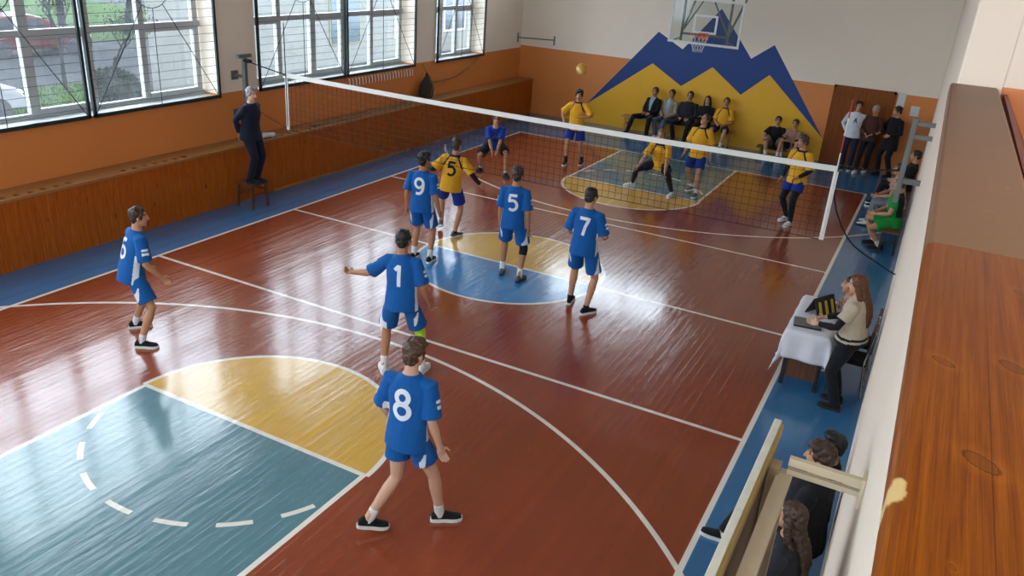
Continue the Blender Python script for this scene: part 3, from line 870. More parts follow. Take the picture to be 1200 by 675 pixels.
def grille(y0, y1, label):
    r = empty('window_grille', (-6.0, (y0+y1)/2, WZ0)); tag(r, label, 'window grille', 'sun-ray grilles over the windows')
    hw = (y1-y0)/2; h = WZ1-WZ0-.05
    bm = bmesh.new(); f = .028
    box(bm, -.02, .02, -hw, -hw+f*1.6, 0, h); box(bm, -.02, .02, hw-f*1.6, hw, 0, h); box(bm, -.02, .02, -hw, hw, -.02, f*1.4); box(bm, -.02, .02, -hw, hw, h-f, h)
    bm_obj('frame', bm, 'green_metal', r)
    bm = bmesh.new(); z = .14
    while z < h-.05: bar(bm, (-.012, -hw+.03, z), (-.012, hw-.03, z), .007, n=5); z += .138
    bm_obj('wires', bm, 'green_metal', r)
    zc, R = 1.92, .36
    bm = bmesh.new()
    n = 28
    for k in range(n):
        a0, a1 = 2*pi*k/n, 2*pi*(k+1)/n
        bar(bm, (0, R*cos(a0), zc+R*sin(a0)), (0, R*cos(a1), zc+R*sin(a1)), .014, n=5)
    for ey, ez in ((-hw+.05, .04), (hw-.05, .04), (0, .03), (-hw+.05, h-.04), (hw-.05, h-.04), (0, h-.03), (-hw+.04, zc), (hw-.04, zc)):
        d = V((0, ey, ez-zc)); d.normalize()
        bar(bm, (.0, d.y*R, zc+d.z*R), (0, ey, ez), .014, n=5)
    bm_obj('sun_rays', bm, 'green_metal', r)
mid = lambda a, b: (a+b)/2
grille(-5.36, -2.76, 'dark green grille on the window half with the white car outside')
grille(-2.70, -.14, 'dark green grille on the window half beside the standing referee, towards the car')
grille(.83, 3.40, 'dark green grille behind the left end of the volleyball net')
grille(3.45, 6.06, 'dark green grille on the window half above the row of white hooks')
grille(7.02, 9.42, 'dark green grille on the single narrow window nearest the mural wall')

# door with its casing in the far wall
d = empty('door_1', (3.78, YF, 0)); d['kind'] = 'structure'; d['label'] = 'brown wooden double door in the far wall'
bm = bmesh.new(); box(bm, -.75, -.69, -.03, 0, 0, 2.0); box(bm, .67, .73, -.03, 0, 0, 2.0); box(bm, -.75, .73, -.03, 0, 1.94, 2.0); bm_obj('door_frame', bm, 'door_wood', d)
for q in (0, 1):
    bm = bmesh.new(); x0 = -.688 if q == 0 else -.003; box(bm, x0, x0+.67, -.022, 0, .01, 1.935)
    for z0, z1 in ((.15, .85), (1.0, 1.8)): box(bm, x0+.1, x0+.57, -.028, -.02, z0, z1)
    l = bm_obj('door_leaf', bm, 'door_wood', d, bevel=.004)
bm = bmesh.new(); bar(bm, (-.06, -.03, 1.0), (-.06, -.07, 1.0), .02, n=8); bar(bm, (-.06, -.07, 1.0), (-.17, -.07, 1.0), .02, n=8); bm_obj('handle', bm, 'chrome', d)
def sheet(x0, x1, z0, z1, y, label, mat='paper'):
    bm = bmesh.new(); box(bm, 0, x1-x0, -.004, 0, 0, z1-z0)
    o = bm_obj('paper_notice', bm, mat, loc=(x0, y, z0)); tag(o, label, 'notice', 'notices by the door')
    return o
sheet(4.55, 4.73, 1.66, 2.0, YF-.002, 'tall pale grey notice fixed beside the door frame')
sheet(4.90, 5.10, 1.48, 1.72, YF-.002, 'square white notice on the orange wall behind the black-coated person')

# light coming in: sky through the openings
W = bpy.data.worlds.new('overcast'); SC.world = W; W.use_nodes = True; t = W.node_tree
bg = t.nodes['Background']; tc = t.nodes.new('ShaderNodeTexCoord'); sp = t.nodes.new('ShaderNodeSeparateXYZ'); t.links.new(tc.outputs['Generated'], sp.inputs[0])
z = N(t, sp.outputs[2]); nz = noise_tex(t, tc.outputs['Generated'], 2.2, 4)
t.links.new(mixc(t, (z.smooth(-.1, .6)*.7+nz*.3), lin('d2dcea'), lin('e6ecf6')), bg.inputs[0])
SKY = 5.0
bg.inputs[1].default_value = SKY
def portal(loc, rot, sx, sy):
    l = bpy.data.lights.new('window_portal', 'AREA'); l.shape = 'RECTANGLE'; l.size = sx; l.size_y = sy; l.cycles.is_portal = True
    o = bpy.data.objects.new('window_portal', l); COL.objects.link(o); o.location = loc; o.rotation_euler = rot
for a, b in WIN: portal((-6.49, (a+b)/2, (WZ0+WZ1)/2), (0, rad(-90), 0), WZ1-WZ0, b-a)
for a, b in FILL_WIN: portal(((a+b)/2, YN-.29, (NZ0+NZ1)/2), (rad(90), 0, 0), b-a, NZ1-NZ0)
portal((-2.55, YF+.39, 5.37), (rad(-90), 0, 0), 4.1, 1.25)

# unseen lamp added to brighten the balcony, shaped as a closed ceiling fitting
def lamp(x, y, z, power, label, group, sx=.32, sy=1.5):
    r = empty('added_lamp', (x, y, z)); tag(r, label, 'lamp', group)
    bm = bmesh.new(); box(bm, -sx/2, sx/2, -sy/2, sy/2, .0, .09); bm_obj('housing', bm, 'white_gloss', r, bevel=.01)
    bm = bmesh.new(); box(bm, -sx/2+.02, sx/2-.02, -sy/2+.02, sy/2-.02, -.03, .0)
    m = bpy.data.materials.get('lamp_glow_%s' % group) 
    if not m:
        m, t, b = newmat('lamp_glow_%s' % group); b.inputs['Emission Color'].default_value = lin('fff1dc'); b.inputs['Emission Strength'].default_value = power
        b.inputs['Base Color'].default_value = lin('f4f2ec')
    bm_obj('diffuser', bm, m, r)
lamp(7.3, -8.2, 5.95, 9, 'white unseen lamp added to light the balcony', 'added balcony lamps')

# ------------------------------------------------------------------ net, posts, hoop
NT, NB, NW = 2.443, 1.462, 4.55
net = empty('volleyball_net', (0, 0, 0)); tag(net, 'black volleyball net with white top band stretched across the court', 'net')
bm = bmesh.new()
def sag(x): return -.035*(1-(x/NW)**2)
ns = 92
for k in range(ns):
    x0, x1 = -NW+2*NW*k/ns, -NW+2*NW*(k+1)/ns
    for z0, z1, yy in ((NT-.072, NT, .008),):
        q = [bm.verts.new(p) for p in [(x0, -yy, z0+sag(x0)), (x1, -yy, z0+sag(x1)), (x1, -yy, z1+sag(x1)), (x0, -yy, z1+sag(x0)), (x0, yy, z0+sag(x0)), (x1, yy, z0+sag(x1)), (x1, yy, z1+sag(x1)), (x0, yy, z1+sag(x0))]]
        for f in ((0, 1, 2, 3), (7, 6, 5, 4), (3, 2, 6, 7), (1, 0, 4, 5)): bm.faces.new([q[i] for i in f])
bm_obj('top_band', bm, 'white_tape', net)
for s_ in (-1, 1):
    bm = bmesh.new(); x = s_*NW; box(bm, x-.028, x+.028, -.011, .011, NB, NT-.07); bm_obj('side_band', bm, 'white_tape', net)
bm = bmesh.new(); w = .0042
for k in range(1, 91):
    x = -NW+2*NW*k/91
    bar(bm, (x, 0, NB+sag(x)), (x, 0, NT-.07+sag(x)), w)
for k in range(0, 10):
    z = NB+(NT-.07-NB)*k/9.5
    for j in range(20):
        x0, x1 = -NW+2*NW*j/20, -NW+2*NW*(j+1)/20
        bar(bm, (x0, 0, z+sag(x0)), (x1, 0, z+sag(x1)), w if k else w*1.8)
bm_obj('mesh', bm, 'net_cord', net)
for s_, z0 in ((-1, NT-.02), (1, NT-.02)):
    bm = bmesh.new()
    x = s_*(NW-.0)
    segs = 8
    for k in range(segs):
        bar(bm, (x, -.014, z0-.9+k*1.75/segs), (x, -.014, z0-.9+(k+1)*1.75/segs), .016, n=8, mi=k % 2 if k > 3 else 0)
    bm_obj('antenna', bm, ['white_tape', 'red_plastic'] if s_ > 0 else ['dark_metal', 'dark_metal'], net)
for pts in ([(-4.55, 0, NT-.03), (-5.1, .08, NT+.015), (-5.72, .22, 2.50)], [(4.55, 0, NT-.03), (5.0, .06, NT+.02), (5.27, .10, NT+.06)]):
    bm = bmesh.new(); tube(bm, pts, .011, 6); bm_obj('headline_cable', bm, 'black_rope', net)
bm = bmesh.new(); tube(bm, [(-4.55, 0, NB+.02), (-5.1, .1, NB+.12), (-5.72, .22, NB+.28)], .007, 6); bm_obj('lower_cord', bm, 'black_rope', net)
bm = bmesh.new(); tube(bm, [(4.575, 0, 2.14), (4.60, .01, 2.02), (4.66, .01, 1.86), (4.76, .01, 1.68), (4.87, .01, 1.54), (4.96, .01, 1.46), (5.10, .02, 1.38), (5.27, .03, 1.30), (5.44, .05, 1.215), (5.51, .06, 1.19)], .010, 8)
bm_obj('slack_rope', bm, 'black_rope', net)

p = empty('net_post', (-5.78, .26, 0)); tag(p, 'grey steel net post held off the window wall behind the referee', 'post', 'wall-mounted net posts')
bm = bmesh.new(); bar(bm, (0, 0, 1.30), (0, 0, 2.57), .075, .075); box(bm, -.035, .035, -.16, .16, 2.54, 2.60); bm_obj('upright', bm, 'grey_metal', p, bevel=.006)
for z in (1.5, 2.2):
    bm = bmesh.new(); bar(bm, (-.03, 0, z), (-.26, 0, z), .05); box(bm, -.27, -.25, -.08, .08, z-.08, z+.08); bm_obj('wall_bracket', bm, 'grey_metal', p)
bm = bmesh.new(); bar(bm, (.03, 0, 2.50), (.16, -.02, 2.49), .05, .09); bm_obj('strap', bm, 'black_rope', p)
p = empty('net_post', (5.29, .10, 0)); tag(p, 'grey steel net post bracketed off the balcony wall, above seated spectators', 'post', 'wall-mounted net posts')
bm = bmesh.new(); bar(bm, (0, 0, 2.10), (0, 0, 3.15), .085, .06); bm_obj('upright', bm, 'grey_metal', p, bevel=.006)
for z, w in ((3.09, .05), (2.93, .05), (2.38, .06)):
    bm = bmesh.new(); bar(bm, (.03, 0, z), (.228, 0, z), w); bm_obj('wall_bracket', bm, 'grey_metal', p)

# far basketball hoop
HB = 9.7
h = empty('basketball_hoop', (0, HB, 2.77)); tag(h, 'white framed clear basketball backboard with orange rim in front of the mural', 'basketball hoop')
bm = bmesh.new(); box(bm, -.86, .86, .0, .014, .03, 1.03); bm_obj('backboard', bm, 'acrylic', h)
bm = bmesh.new(); box(bm, -.89, .89, -.008, .022, -.01, .045); box(bm, -.89, .89, -.008, .022, 1.01, 1.06); box(bm, -.89, -.84, -.008, .022, .045, 1.01); box(bm, .84, .89, -.008, .022, .045, 1.01); bm_obj('board_frame', bm, 'white_gloss', h)
bm = bmesh.new(); z0, z1 = .26, .70
box(bm, -.295, .295, -.006, -.001, z0, z0+.05); box(bm, -.295, .295, -.006, -.001, z1-.05, z1); box(bm, -.295, -.245, -.006, -.001, z0+.05, z1-.05); box(bm, .245, .295, -.006, -.001, z0+.05, z1-.05); bm_obj('target_box', bm, 'white_gloss', h)
bm = bmesh.new(); n = 32
for k in range(n):
    a0, a1 = 2*pi*k/n, 2*pi*(k+1)/n
    bar(bm, (.225*cos(a0), -.375+.225*sin(a0), .26), (.225*cos(a1), -.375+.225*sin(a1), .26), .022, n=8)
box(bm, -.10, .10, -.16, -.008, .24, .272); box(bm, -.12, .12, -.02, -.008, .12, .28)
bm_obj('rim', bm, 'rim_orange', h)
bm = bmesh.new(); n = 12
for lv in range(4):
    r0, r1 = .225-.03*lv, .225-.03*(lv+1); zz0, zz1 = .255-.1*lv, .255-.1*(lv+1)
    for k in range(n):
        a0 = 2*pi*(k+.5*(lv % 2))/n
        for dk in (-.5, .5):
            a1 = a0+2*pi*dk/n
            bar(bm, (r0*cos(a0), -.375+r0*sin(a0), zz0), (r1*cos(a1), -.375+r1*sin(a1), zz1), .004)
bm_obj('hoop_net', bm, 'white_tape', h)
bm = bmesh.new()
for x in (-.58, .58):
    bar(bm, (x, .06, .0), (x, .06, 1.3), .05); bar(bm, (x, .06, .25), (x*1.15, 1.99, 1.62), .04); bar(bm, (x, .06, 1.25), (x*1.15, 1.99, 1.72), .05); bar(bm, (x, .06, .12), (x+(-.22 if x < 0 else .22), .06, .02), .03)
bar(bm, (-.6, .06, .22), (.6, .06, .22), .05); bar(bm, (-.6, .06, 1.27), (.6, .06, 1.27), .05); bar(bm, (-.58, .06, .25), (0, .06, 1.25), .03); bar(bm, (.58, .06, .25), (0, .06, 1.25), .03)
bm_obj('support_frame', bm, 'grey_metal', h)

# practice backboard on the near right wall, seen from behind and above
b_ = empty('practice_backboard', (5.25, -9.0, 2.25)); tag(b_, 'worn beige backboard on wall arms below the balcony rail, seen from behind', 'backboard')
zt = .98; y0, y1 = -.92, .90
bm = bmesh.new(); box(bm, -.014, .012, y0, y1, 0, zt); bm_obj('board', bm, ['backboard_white'], b_, bevel=.003)
bm = bmesh.new(); box(bm, .012, .018, y0+.01, y1-.012, .01, zt-.012); bm_obj('back_sheet', bm, 'board_back', b_)
bm = bmesh.new(); box(bm, .012, .023, y0+.02, y1-.02, zt-.05, zt-.004); bm_obj('top_batten', bm, 'ochre', b_)
bm = bmesh.new(); bar(bm, (.075, y0+.05, zt-.10), (.075, y1-.18, zt-.10), .035, .05); bar(bm, (.075, y0+.05, .15), (.075, y1-.18, .15), .035, .05)
for y in (y1-.2, 0, y0+.07): bar(bm, (.075, y, .12), (.075, y, zt-.08), .04, .035)
bm_obj('rear_frame', bm, 'batten_light', b_)
for y in (y1-.2, -.02):
    bm = bmesh.new(); box(bm, .026, .058, y-.03, y+.03, .1, zt-.06); bm_obj('spacer', bm, 'batten', b_)
for y in (y1-.2, y0+.12):
    bm = bmesh.new(); bar(bm, (.08, y, zt-.03), (.322, y, zt-.03), .03, .022, up=(0, 0, 1)); bar(bm, (.08, y, zt-.07), (.322, y, zt-.07), .02, .02); box(bm, .312, .324, y-.03, y+.03, zt-.11, zt)
    bm_obj('wall_arm', bm, 'batten_light', b_)

# pull-up bar across the far left corner
b_ = empty('pull_up_bar', (-5.5, 11.6, 2.2)); tag(b_, 'thin grey steel bar spanning the far left corner above the orange paint', 'bar')
bm = bmesh.new(); bar(bm, (-.53, -.12, 0), (.56, .09, .02), .035, n=8); bm_obj('bar', bm, 'grey_metal', b_)
for x, y in ((-.535, -.12), (.56, .10)):
    bm = bmesh.new(); box(bm, x-.015, x+.015, y-.02, y+.02, -.13, .13); bm_obj('end_plate', bm, 'grey_metal', b_)

# things on the window wall: bag, ropes, hooks
bm = bmesh.new()
loft(bm, [((0, 0, z), (1, 0, 0), (0, 1, 0), rx, ry) for z, rx, ry in ((-.05, .03, .12), (0, .10, .24), (.15, .12, .27), (.32, .11, .24), (.45, .07, .15), (.55, .03, .05), (.62, .02, .02))], 20)
b_ = empty('hanging_bag', (-5.90, 6.42, 1.06)); tag(b_, 'dark bulging cloth bag hung on the orange wall under the window gap', 'bag')
o = link('sack', remesh(bm, .015, 2), 'bag', b_); wrinkle(o.data, .03, 7, 3)
bm = bmesh.new(); tube(bm, [(0.0, 0, .6), (-.08, 0, .72), (-.14, 0, .80)], .008, 6); tube(bm, [(.11, .02, .05), (.13, .10, .28), (.07, .06, .5), (0, 0, .62)], .012, 6); bm_obj('strap', bm, 'rope', b_)
def rope(name, pts, r, label, mat='rope', cat='rope'):
    cu = [];
    P_ = [V(q) for q in pts]
    bm = bmesh.new(); tube(bm, [q-P_[0] for q in P_], r, 7); o = bm_obj(name, bm, mat, loc=P_[0], smooth=True); return tag(o, label, cat)
rope('rope', [(-6.0, 9.25, 1.86), (-5.99, 9.0, 1.74), (-5.99, 8.6, 1.58), (-5.99, 8.2, 1.47), (-5.98, 7.8, 1.40), (-5.98, 7.3, 1.38), (-5.94, 6.9, 1.39), (-5.86, 6.6, 1.42)], .018, 'brown rope drooping from the narrow far window to the hanging bag')
rope('rope', [(-5.80, 6.1, 1.10), (-5.7, 5.3, 1.10), (-5.66, 4.6, 1.12), (-5.6, 3.9, 1.11), (-5.62, 3.2, 1.065), (-5.66, 2.4, 1.062), (-5.72, 1.9, 1.06)], .02, 'pale rope lying along the casing ledge, seen through the net')
for k in range(22):
    y = 3.55+k*.115
    bm = bmesh.new(); tube(bm, [(-.03, 0, .05), (0, 0, .03), (.004, .004, -.05), (.008, 0, -.10)], .011, 6)
    o = bm_obj('cord_loop', bm, 'white_tape', loc=(-6.015, y, 1.74)); tag(o, 'short white cord loop hanging in the row under the second window', 'cord', 'white cord loops under the second window')
bm = bmesh.new(); ellip(bm, (0, 0, .05), (.07, .12, .05)); ellip(bm, (.03, .12, .04), (.06, .08, .04)); ellip(bm, (-.02, -.1, .035), (.05, .07, .035))
o = link('cloth_bundle', remesh(bm, .012, 1), 'white_cloth', loc=(-5.68, .62, 1.035)); wrinkle(o.data, .02, 14, 5); tag(o, 'crumpled white cloth left on the casing ledge near the referee', 'cloth')

# stool under the referee
s = empty('wooden_stool', (-5.20, -.30, 0)); tag(s, 'brown wooden stool the referee stands on', 'stool')
bm = bmesh.new(); box(bm, -.19, .19, -.20, .20, .42, .45); bm_obj('seat', bm, 'stool_wood', s, bevel=.008)
for x in (-.16, .16):
    for y in (-.17, .17):
        bm = bmesh.new(); bar(bm, (x, y, .42), (x*1.12, y*1.1, 0), .035); bm_obj('leg', bm, 'stool_wood', s)
bm = bmesh.new()
for x in (-.165, .165): bar(bm, (x, -.17, .25), (x, .17, .25), .022)
for y in (-.175, .175): bar(bm, (-.16, y, .32), (.16, y, .32), .03, .022)
bm_obj('stretcher', bm, 'stool_wood', s)

# benches
def bench(name, x0, x1, y0, y1, z, label, mat, legs, lmat):
    r = empty(name, ((x0+x1)/2, (y0+y1)/2, 0)); tag(r, label, 'bench')
    hx, hy = (x1-x0)/2, (y1-y0)/2
    bm = bmesh.new(); box(bm, -hx, hx, -hy, hy, z-.04, z); bm_obj('seat', bm, mat, r, bevel=.006)
    long = hx > hy; L = max(hx, hy)
    for k in range(legs):
        q = -L+.12+k*(2*L-.24)/(legs-1)
        bm = bmesh.new()
        if long: bar(bm, (q, -hy+.04, z-.04), (q, -hy+.01, 0), .04); bar(bm, (q, hy-.04, z-.04), (q, hy-.01, 0), .04); bar(bm, (q, -hy+.03, z*.5), (q, hy-.03, z*.5), .03)
        else: bar(bm, (-hx+.04, q, z-.04), (-hx+.02, q, 0), .04); bar(bm, (hx-.04, q, z-.04), (hx-.02, q, 0), .04); bar(bm, (-hx+.03, q, z*.5), (hx-.03, q, z*.5), .03)
        bm_obj('leg', bm, lmat, r)
bench('long_bench', -2.45, .75, 11.30, 11.62, .45, 'long pale wooden bench under the mural peaks holding five people', 'bench_wood', 4, 'bench_wood')
bench('low_bench', 1.45, 2.75, 11.30, 11.58, .22, 'low dark bench under the mural edge holding two people', 'stool_wood', 3, 'stool_wood')
bench('narrow_bench', 5.12, 5.42, 4.6, 9.4, .46, 'narrow dark bench along the balcony wall under the far seated spectators', 'stool_wood', 4, 'dark_metal')
bench('narrow_bench', 5.12, 5.46, -7.2, -3.9, .46, 'narrow dark bench under the near backboard', 'stool_wood', 3, 'dark_metal')

# ball in flight
def ball():
    bm = bmesh.new(); bmesh.ops.create_icosphere(bm, subdivisions=5, radius=.105)
    for v in bm.verts:
        n = v.co.normalized(); a = [abs(n.x), abs(n.y), abs(n.z)]; k = a.index(max(a))
        u = (n[(k+1) % 3]/a[k]); w_ = n[(k+2) % 3]/a[k]
        e = min(abs(abs(u)-.34), 1-abs(u), 1-abs(w_))
        v.co = n*(.105-.0035*max(0, 1-e/.05))
    for f in bm.faces:
        n = f.calc_center_median().normalized(); a = [abs(n.x), abs(n.y), abs(n.z)]; k = a.index(max(a)); u = n[(k+1) % 3]/a[k]
        f.material_index = 1 if abs(u) < .34 and k != 2 else 0; f.smooth = True
    o = bm_obj('volleyball', bm, ['ball_yellow', 'ball_cream'], loc=(-.32, 3.0, 2.76), smooth=True); o.rotation_euler = (.4, .7, .2)
    tag(o, 'yellow and cream volleyball in the air above the net', 'ball')
M['ball_yellow'] = surf('ball_yellow', 'd0962a', .45, .08); M['ball_cream'] = surf('ball_cream', 'dcc48c', .45, .06)
ball()

# ------------------------------------------------------------------ scorer's table
t_ = empty('scorer_table', (4.78, -.85, 0)); tag(t_, 'small dark table under a white lace cloth at the sideline', 'table')
bm = bmesh.new(); box(bm, -.24, .24, -.62, .62, .715, .742); bm_obj('table_top', bm, 'stool_wood', t_)
for x in (-.2, .2):
    for y in (-.57, .57):
        bm = bmesh.new(); bar(bm, (x, y, .715), (x, y, 0), .045); bm_obj('leg', bm, 'dark_metal', t_)
bm = bmesh.new(); box(bm, -.19, .19, -.585, -.565, .12, .62); bm_obj('end_board', bm, 'stool_wood', t_)
def tablecloth():
    bm = bmesh.new(); nx, ny = 34, 60
    hx, hy, drop = .25, .63, .58
    def pos(u, w):
        # u, w are lengths across the cloth from its middle
        ox = max(0, abs(u)-hx); oy = max(0, abs(w)-hy); sx = 1 if u > 0 else -1; sy = 1 if w > 0 else -1
        x = max(-hx, min(hx, u)); y = max(-hy, min(hy, w)); z = .746
        d = math.hypot(ox, oy) if ox and oy else ox+oy
        fl = .018+.03*d
        rip = .016*sin(w*17)*min(1, ox*5) if ox > oy else .016*sin(u*21)*min(1, oy*5)
        if ox or oy:
            t2 = math.atan2(oy, ox); k = min(1, d/.03)
            outx = cos(t2)*(fl*k+rip+.16*d*(sin(2*t2)**2)); outy = sin(t2)*(fl*k+rip+.16*d*(sin(2*t2)**2))
            x += sx*outx; y += sy*outy; z -= d*.985
        z += .004*noise.noise(V((u*9, w*9, 0)))
        return V((x, y, max(z, .015)))
    U = [-(hx+.42)+(2*hx+.84)*i/nx for i in range(nx+1)]; Wd = [-(hy+.36)+(2*hy+.72)*j/ny for j in range(ny+1)]
    g = [[bm.verts.new(pos(u, w)) for w in Wd] for u in U]
    for i in range(nx):
        for j in range(ny): bm.faces.new((g[i][j], g[i+1][j], g[i+1][j+1], g[i][j+1]))
    o = bm_obj('tablecloth', bm, 'cloth_white', loc=(4.78, -.85, 0), smooth=True)
    md = o.modifiers.new('thick', 'SOLIDIFY'); md.thickness = .004; md.offset = 1
    tag(o, 'white lace cloth draped over the scorer table with hanging corners', 'tablecloth')
tablecloth()
def rbox(name, size, loc, rz, mat, label, cat, bev=.006, group=None):
    bm = bmesh.new(); box(bm, -size[0]/2, size[0]/2, -size[1]/2, size[1]/2, 0, size[2]); o = bm_obj(name, bm, mat, loc=loc, bevel=bev); o.rotation_euler = (0, 0, rz); return tag(o, label, cat, group)
lp = empty('laptop', (4.72, -1.22, .752)); lp.rotation_euler = (0, 0, rad(8)); tag(lp, 'closed dark grey laptop on the near end of the white tablecloth', 'laptop')
bm = bmesh.new(); box(bm, -.16, .16, -.125, .125, 0, .022); bm_obj('base', bm, 'black_plastic', lp, bevel=.006)
bm = bmesh.new(); box(bm, -.158, .158, -.123, .123, .024, .034); bm_obj('lid', bm, 'grey_metal', lp, bevel=.004)
sb = empty('flip_scoreboard', (4.80, -.72, .752)); sb.rotation_euler = (0, 0, rad(62)); tag(sb, 'black and yellow tent-shaped flip scoreboard standing on the white cloth', 'scoreboard')
for s_ in (-1, 1):
    bm = bmesh.new()
    q = [bm.verts.new(p) for p in [(-.19, s_*.10, 0), (.19, s_*.10, 0), (.19, s_*.008, .22), (-.19, s_*.008, .22), (-.19, s_*.085, 0), (.19, s_*.085, 0), (.19, -s_*.002, .22), (-.19, -s_*.002, .22)]]
    for f in ((0, 1, 2, 3), (7, 6, 5, 4), (0, 4, 5, 1), (1, 5, 6, 2), (2, 6, 7, 3), (3, 7, 4, 0)): bm.faces.new([q[i] for i in f])
    o = bm_obj('panel', bm, 'black_plastic', sb)
    bm = bmesh.new()
    for k in (-.12, .0, .12):
        q = [bm.verts.new(p) for p in [(k-.02, s_*.1015, .012), (k+.03, s_*.1015, .012), (k+.03, s_*.0105, .21), (k-.02, s_*.0105, .21), (k-.02, s_*.095, .012), (k+.03, s_*.095, .012), (k+.03, s_*.004, .21), (k-.02, s_*.004, .21)]]
        for f in ((0, 1, 2, 3), (7, 6, 5, 4), (0, 4, 5, 1), (1, 5, 6, 2), (2, 6, 7, 3), (3, 7, 4, 0)): bm.faces.new([q[i] for i in f])
    bm_obj('stripe', bm, 'yellow_plastic', o)
rbox('mobile_phone', (.07, .13, .01), (4.95, -1.22, .752), rad(20), 'white_gloss', 'white phone on the cloth beside the closed laptop, nearer the court end', 'phone', .003)
rbox('paper_pad', (.10, .14, .012), (4.94, -1.00, .752), rad(-15), 'paper', 'small white paper pad on the cloth between phone and scoreboard', 'paper', .002)
# chair behind the table
def chair(x, y, rz, label):
    r = empty('metal_chair', (x, y, 0), rz); tag(r, label, 'chair')
    bm = bmesh.new(); box(bm, -.19, .19, -.2, .2, .42, .47); bm_obj('seat', bm, 'black_cloth', r, bevel=.02)
    bm = bmesh.new(); box(bm, -.18, .18, .19, .225, .60, .88); bm_obj('backrest', bm, 'stool_wood', r, bevel=.012)
    for sx in (-1, 1):
        bm = bmesh.new(); tube(bm, [(sx*.18, -.18, 0), (sx*.18, -.18, .43)], .012, 8); bm_obj('leg', bm, 'chrome', r)
        bm = bmesh.new(); tube(bm, [(sx*.18, .22, 0), (sx*.18, .17, .44), (sx*.17, .21, .88)], .012, 8); bm_obj('leg', bm, 'chrome', r)
    bm = bmesh.new(); tube(bm, [(-.18, -.18, .2), (.18, -.18, .2)], .009, 6); tube(bm, [(-.18, .19, .2), (.18, .19, .2)], .009, 6); bm_obj('stretcher', bm, 'chrome', r)
chair(5.27, -1.12, rad(-90), 'dark chair with shiny metal legs behind the standing long-haired woman')
chair(5.27, -.58, rad(-90), 'dark chair under the person in plaid at the table')

# ------------------------------------------------------------------ outdoors
GZ = -.3
bm = bmesh.new(); box(bm, -60, -6.52, -30, 70, GZ-.2, GZ); struct('ground_outside', bm, surf('asphalt_pale', '232527', .9, .15, .8, spec=.1))
M['grass'] = surf('grass_green', '24380f', .95, .35, 3, .6, bscale=25, spec=.05)
M['bark'] = surf('bark', '100f0e', .95, .2, spec=.05); M['leaf'] = surf('leaf', '141d0f', .8, .3, 4, spec=.05); M['leaf2'] = surf('leaf_grey', '171c1d', .8, .3, 4, spec=.05)
M['facade'] = wallpaint('pale_facade', '62635f', .05); M['car_white'] = surf('car_white', '7c8084', .25, .03, bstr=0); M['car_red'] = surf('car_red', '441210', .3, .05, bstr=0)
M['dark_glass'] = surf('dark_glass', '1b2228', .1, .1, bstr=0); M['tyre'] = surf('tyre', '141414', .8, .1); M['facade_glass'] = surf('facade_glass', '38464e', .15, .1, bstr=0); M['facade_yellow'] = surf('facade_panel', '6a6c50', .7, .08)
for i, (x0, x1, y0, y1) in enumerate(((-19.0, -14.6, 2.0, 6.6), (-44, -26.9, 0, 24))):
    bm = bmesh.new(); nx, ny = 40, 60
    g = [[bm.verts.new((x0+(x1-x0)*a/nx, y0+(y1-y0)*b/ny, GZ+.03+.05*abs(noise.noise(V((a*1.7, b*1.7, i)))))) for b in range(ny+1)] for a in range(nx+1)]
    for a in range(nx):
        for b in range(ny): bm.faces.new((g[a][b], g[a+1][b], g[a+1][b+1], g[a][b+1]))
    rnd = random.Random(i)
    for k in range(2500):
        x, y = rnd.uniform(x0, x1), rnd.uniform(y0, y1); a = rnd.uniform(0, pi); hgt = rnd.uniform(.06, .16)
        q = [bm.verts.new(p) for p in ((x-.02*cos(a), y-.02*sin(a), GZ+.02), (x+.02*cos(a), y+.02*sin(a), GZ+.02), (x+rnd.uniform(-.05, .05), y, GZ+hgt))]; bm.faces.new(q)
    me = bpy.data.meshes.new('grass'); bm.to_mesh(me); bm.free(); o = link('grass', me, 'grass'); tag(o, ['green grass strip close outside the windows', 'wide green lawn beyond the road outside'][i], 'grass', kind='stuff')
def tree(x, y, h, seed, label, leafy=.5, mat='leaf2'):
    rnd = random.Random(seed); r = empty('tree', (x, y, GZ)); tag(r, label, 'tree', 'trees outside the windows')
    bm = bmesh.new(); tips = []
    def br(p, d, L, rr, dep):
        q = p+d*L; mid_ = p+d*(L*.5)+V((rnd.uniform(-1, 1), rnd.uniform(-1, 1), 0))*L*.06
        tube(bm, [p, mid_, q], [rr, rr*.8, rr*.6], 6)
        if dep == 0: tips.append(q); return
        for k in range(rnd.choice((2, 3, 3))):
            nd = (d+V((rnd.uniform(-1, 1), rnd.uniform(-1, 1), rnd.uniform(-.1, .7)))*.75).normalized()
            br(p+d*L*rnd.uniform(.6, 1), nd, L*rnd.uniform(.55, .8), rr*.55, dep-1)
    br(V((0, 0, 0)), V((rnd.uniform(-.08, .08), rnd.uniform(-.08, .08), 1)).normalized(), h*.34, h*.018, 4)
    bm_obj('trunk', bm, 'bark', r, smooth=True)
    bm = bmesh.new()
    for tpt in tips:
        for k in range(int(26*leafy)):
            c = tpt+V((rnd.gauss(0, 1), rnd.gauss(0, 1), rnd.gauss(0, 1)))*h*.06; a = V((rnd.uniform(-1, 1), rnd.uniform(-1, 1), rnd.uniform(-1, 1))).normalized(); b2, c2, _ = basis(a)
            sz = h*.011; q = [bm.verts.new(c+b2*sz*u+c2*sz*w) for u, w in ((-1, 0), (0, -.6), (1, 0), (0, .6))]; bm.faces.new(q)
    me = bpy.data.meshes.new('foliage'); bm.to_mesh(me); bm.free(); o = link('foliage', me, mat, r); o['kind'] = 'stuff'
tree(-18.2, 5.1, 4.2, 1, 'small bare forked tree on the grass right of the white car', .25)
tree(-16.6, 5.6, 3.4, 2, 'small bushy tree close to the pale building corner', .5, 'leaf')
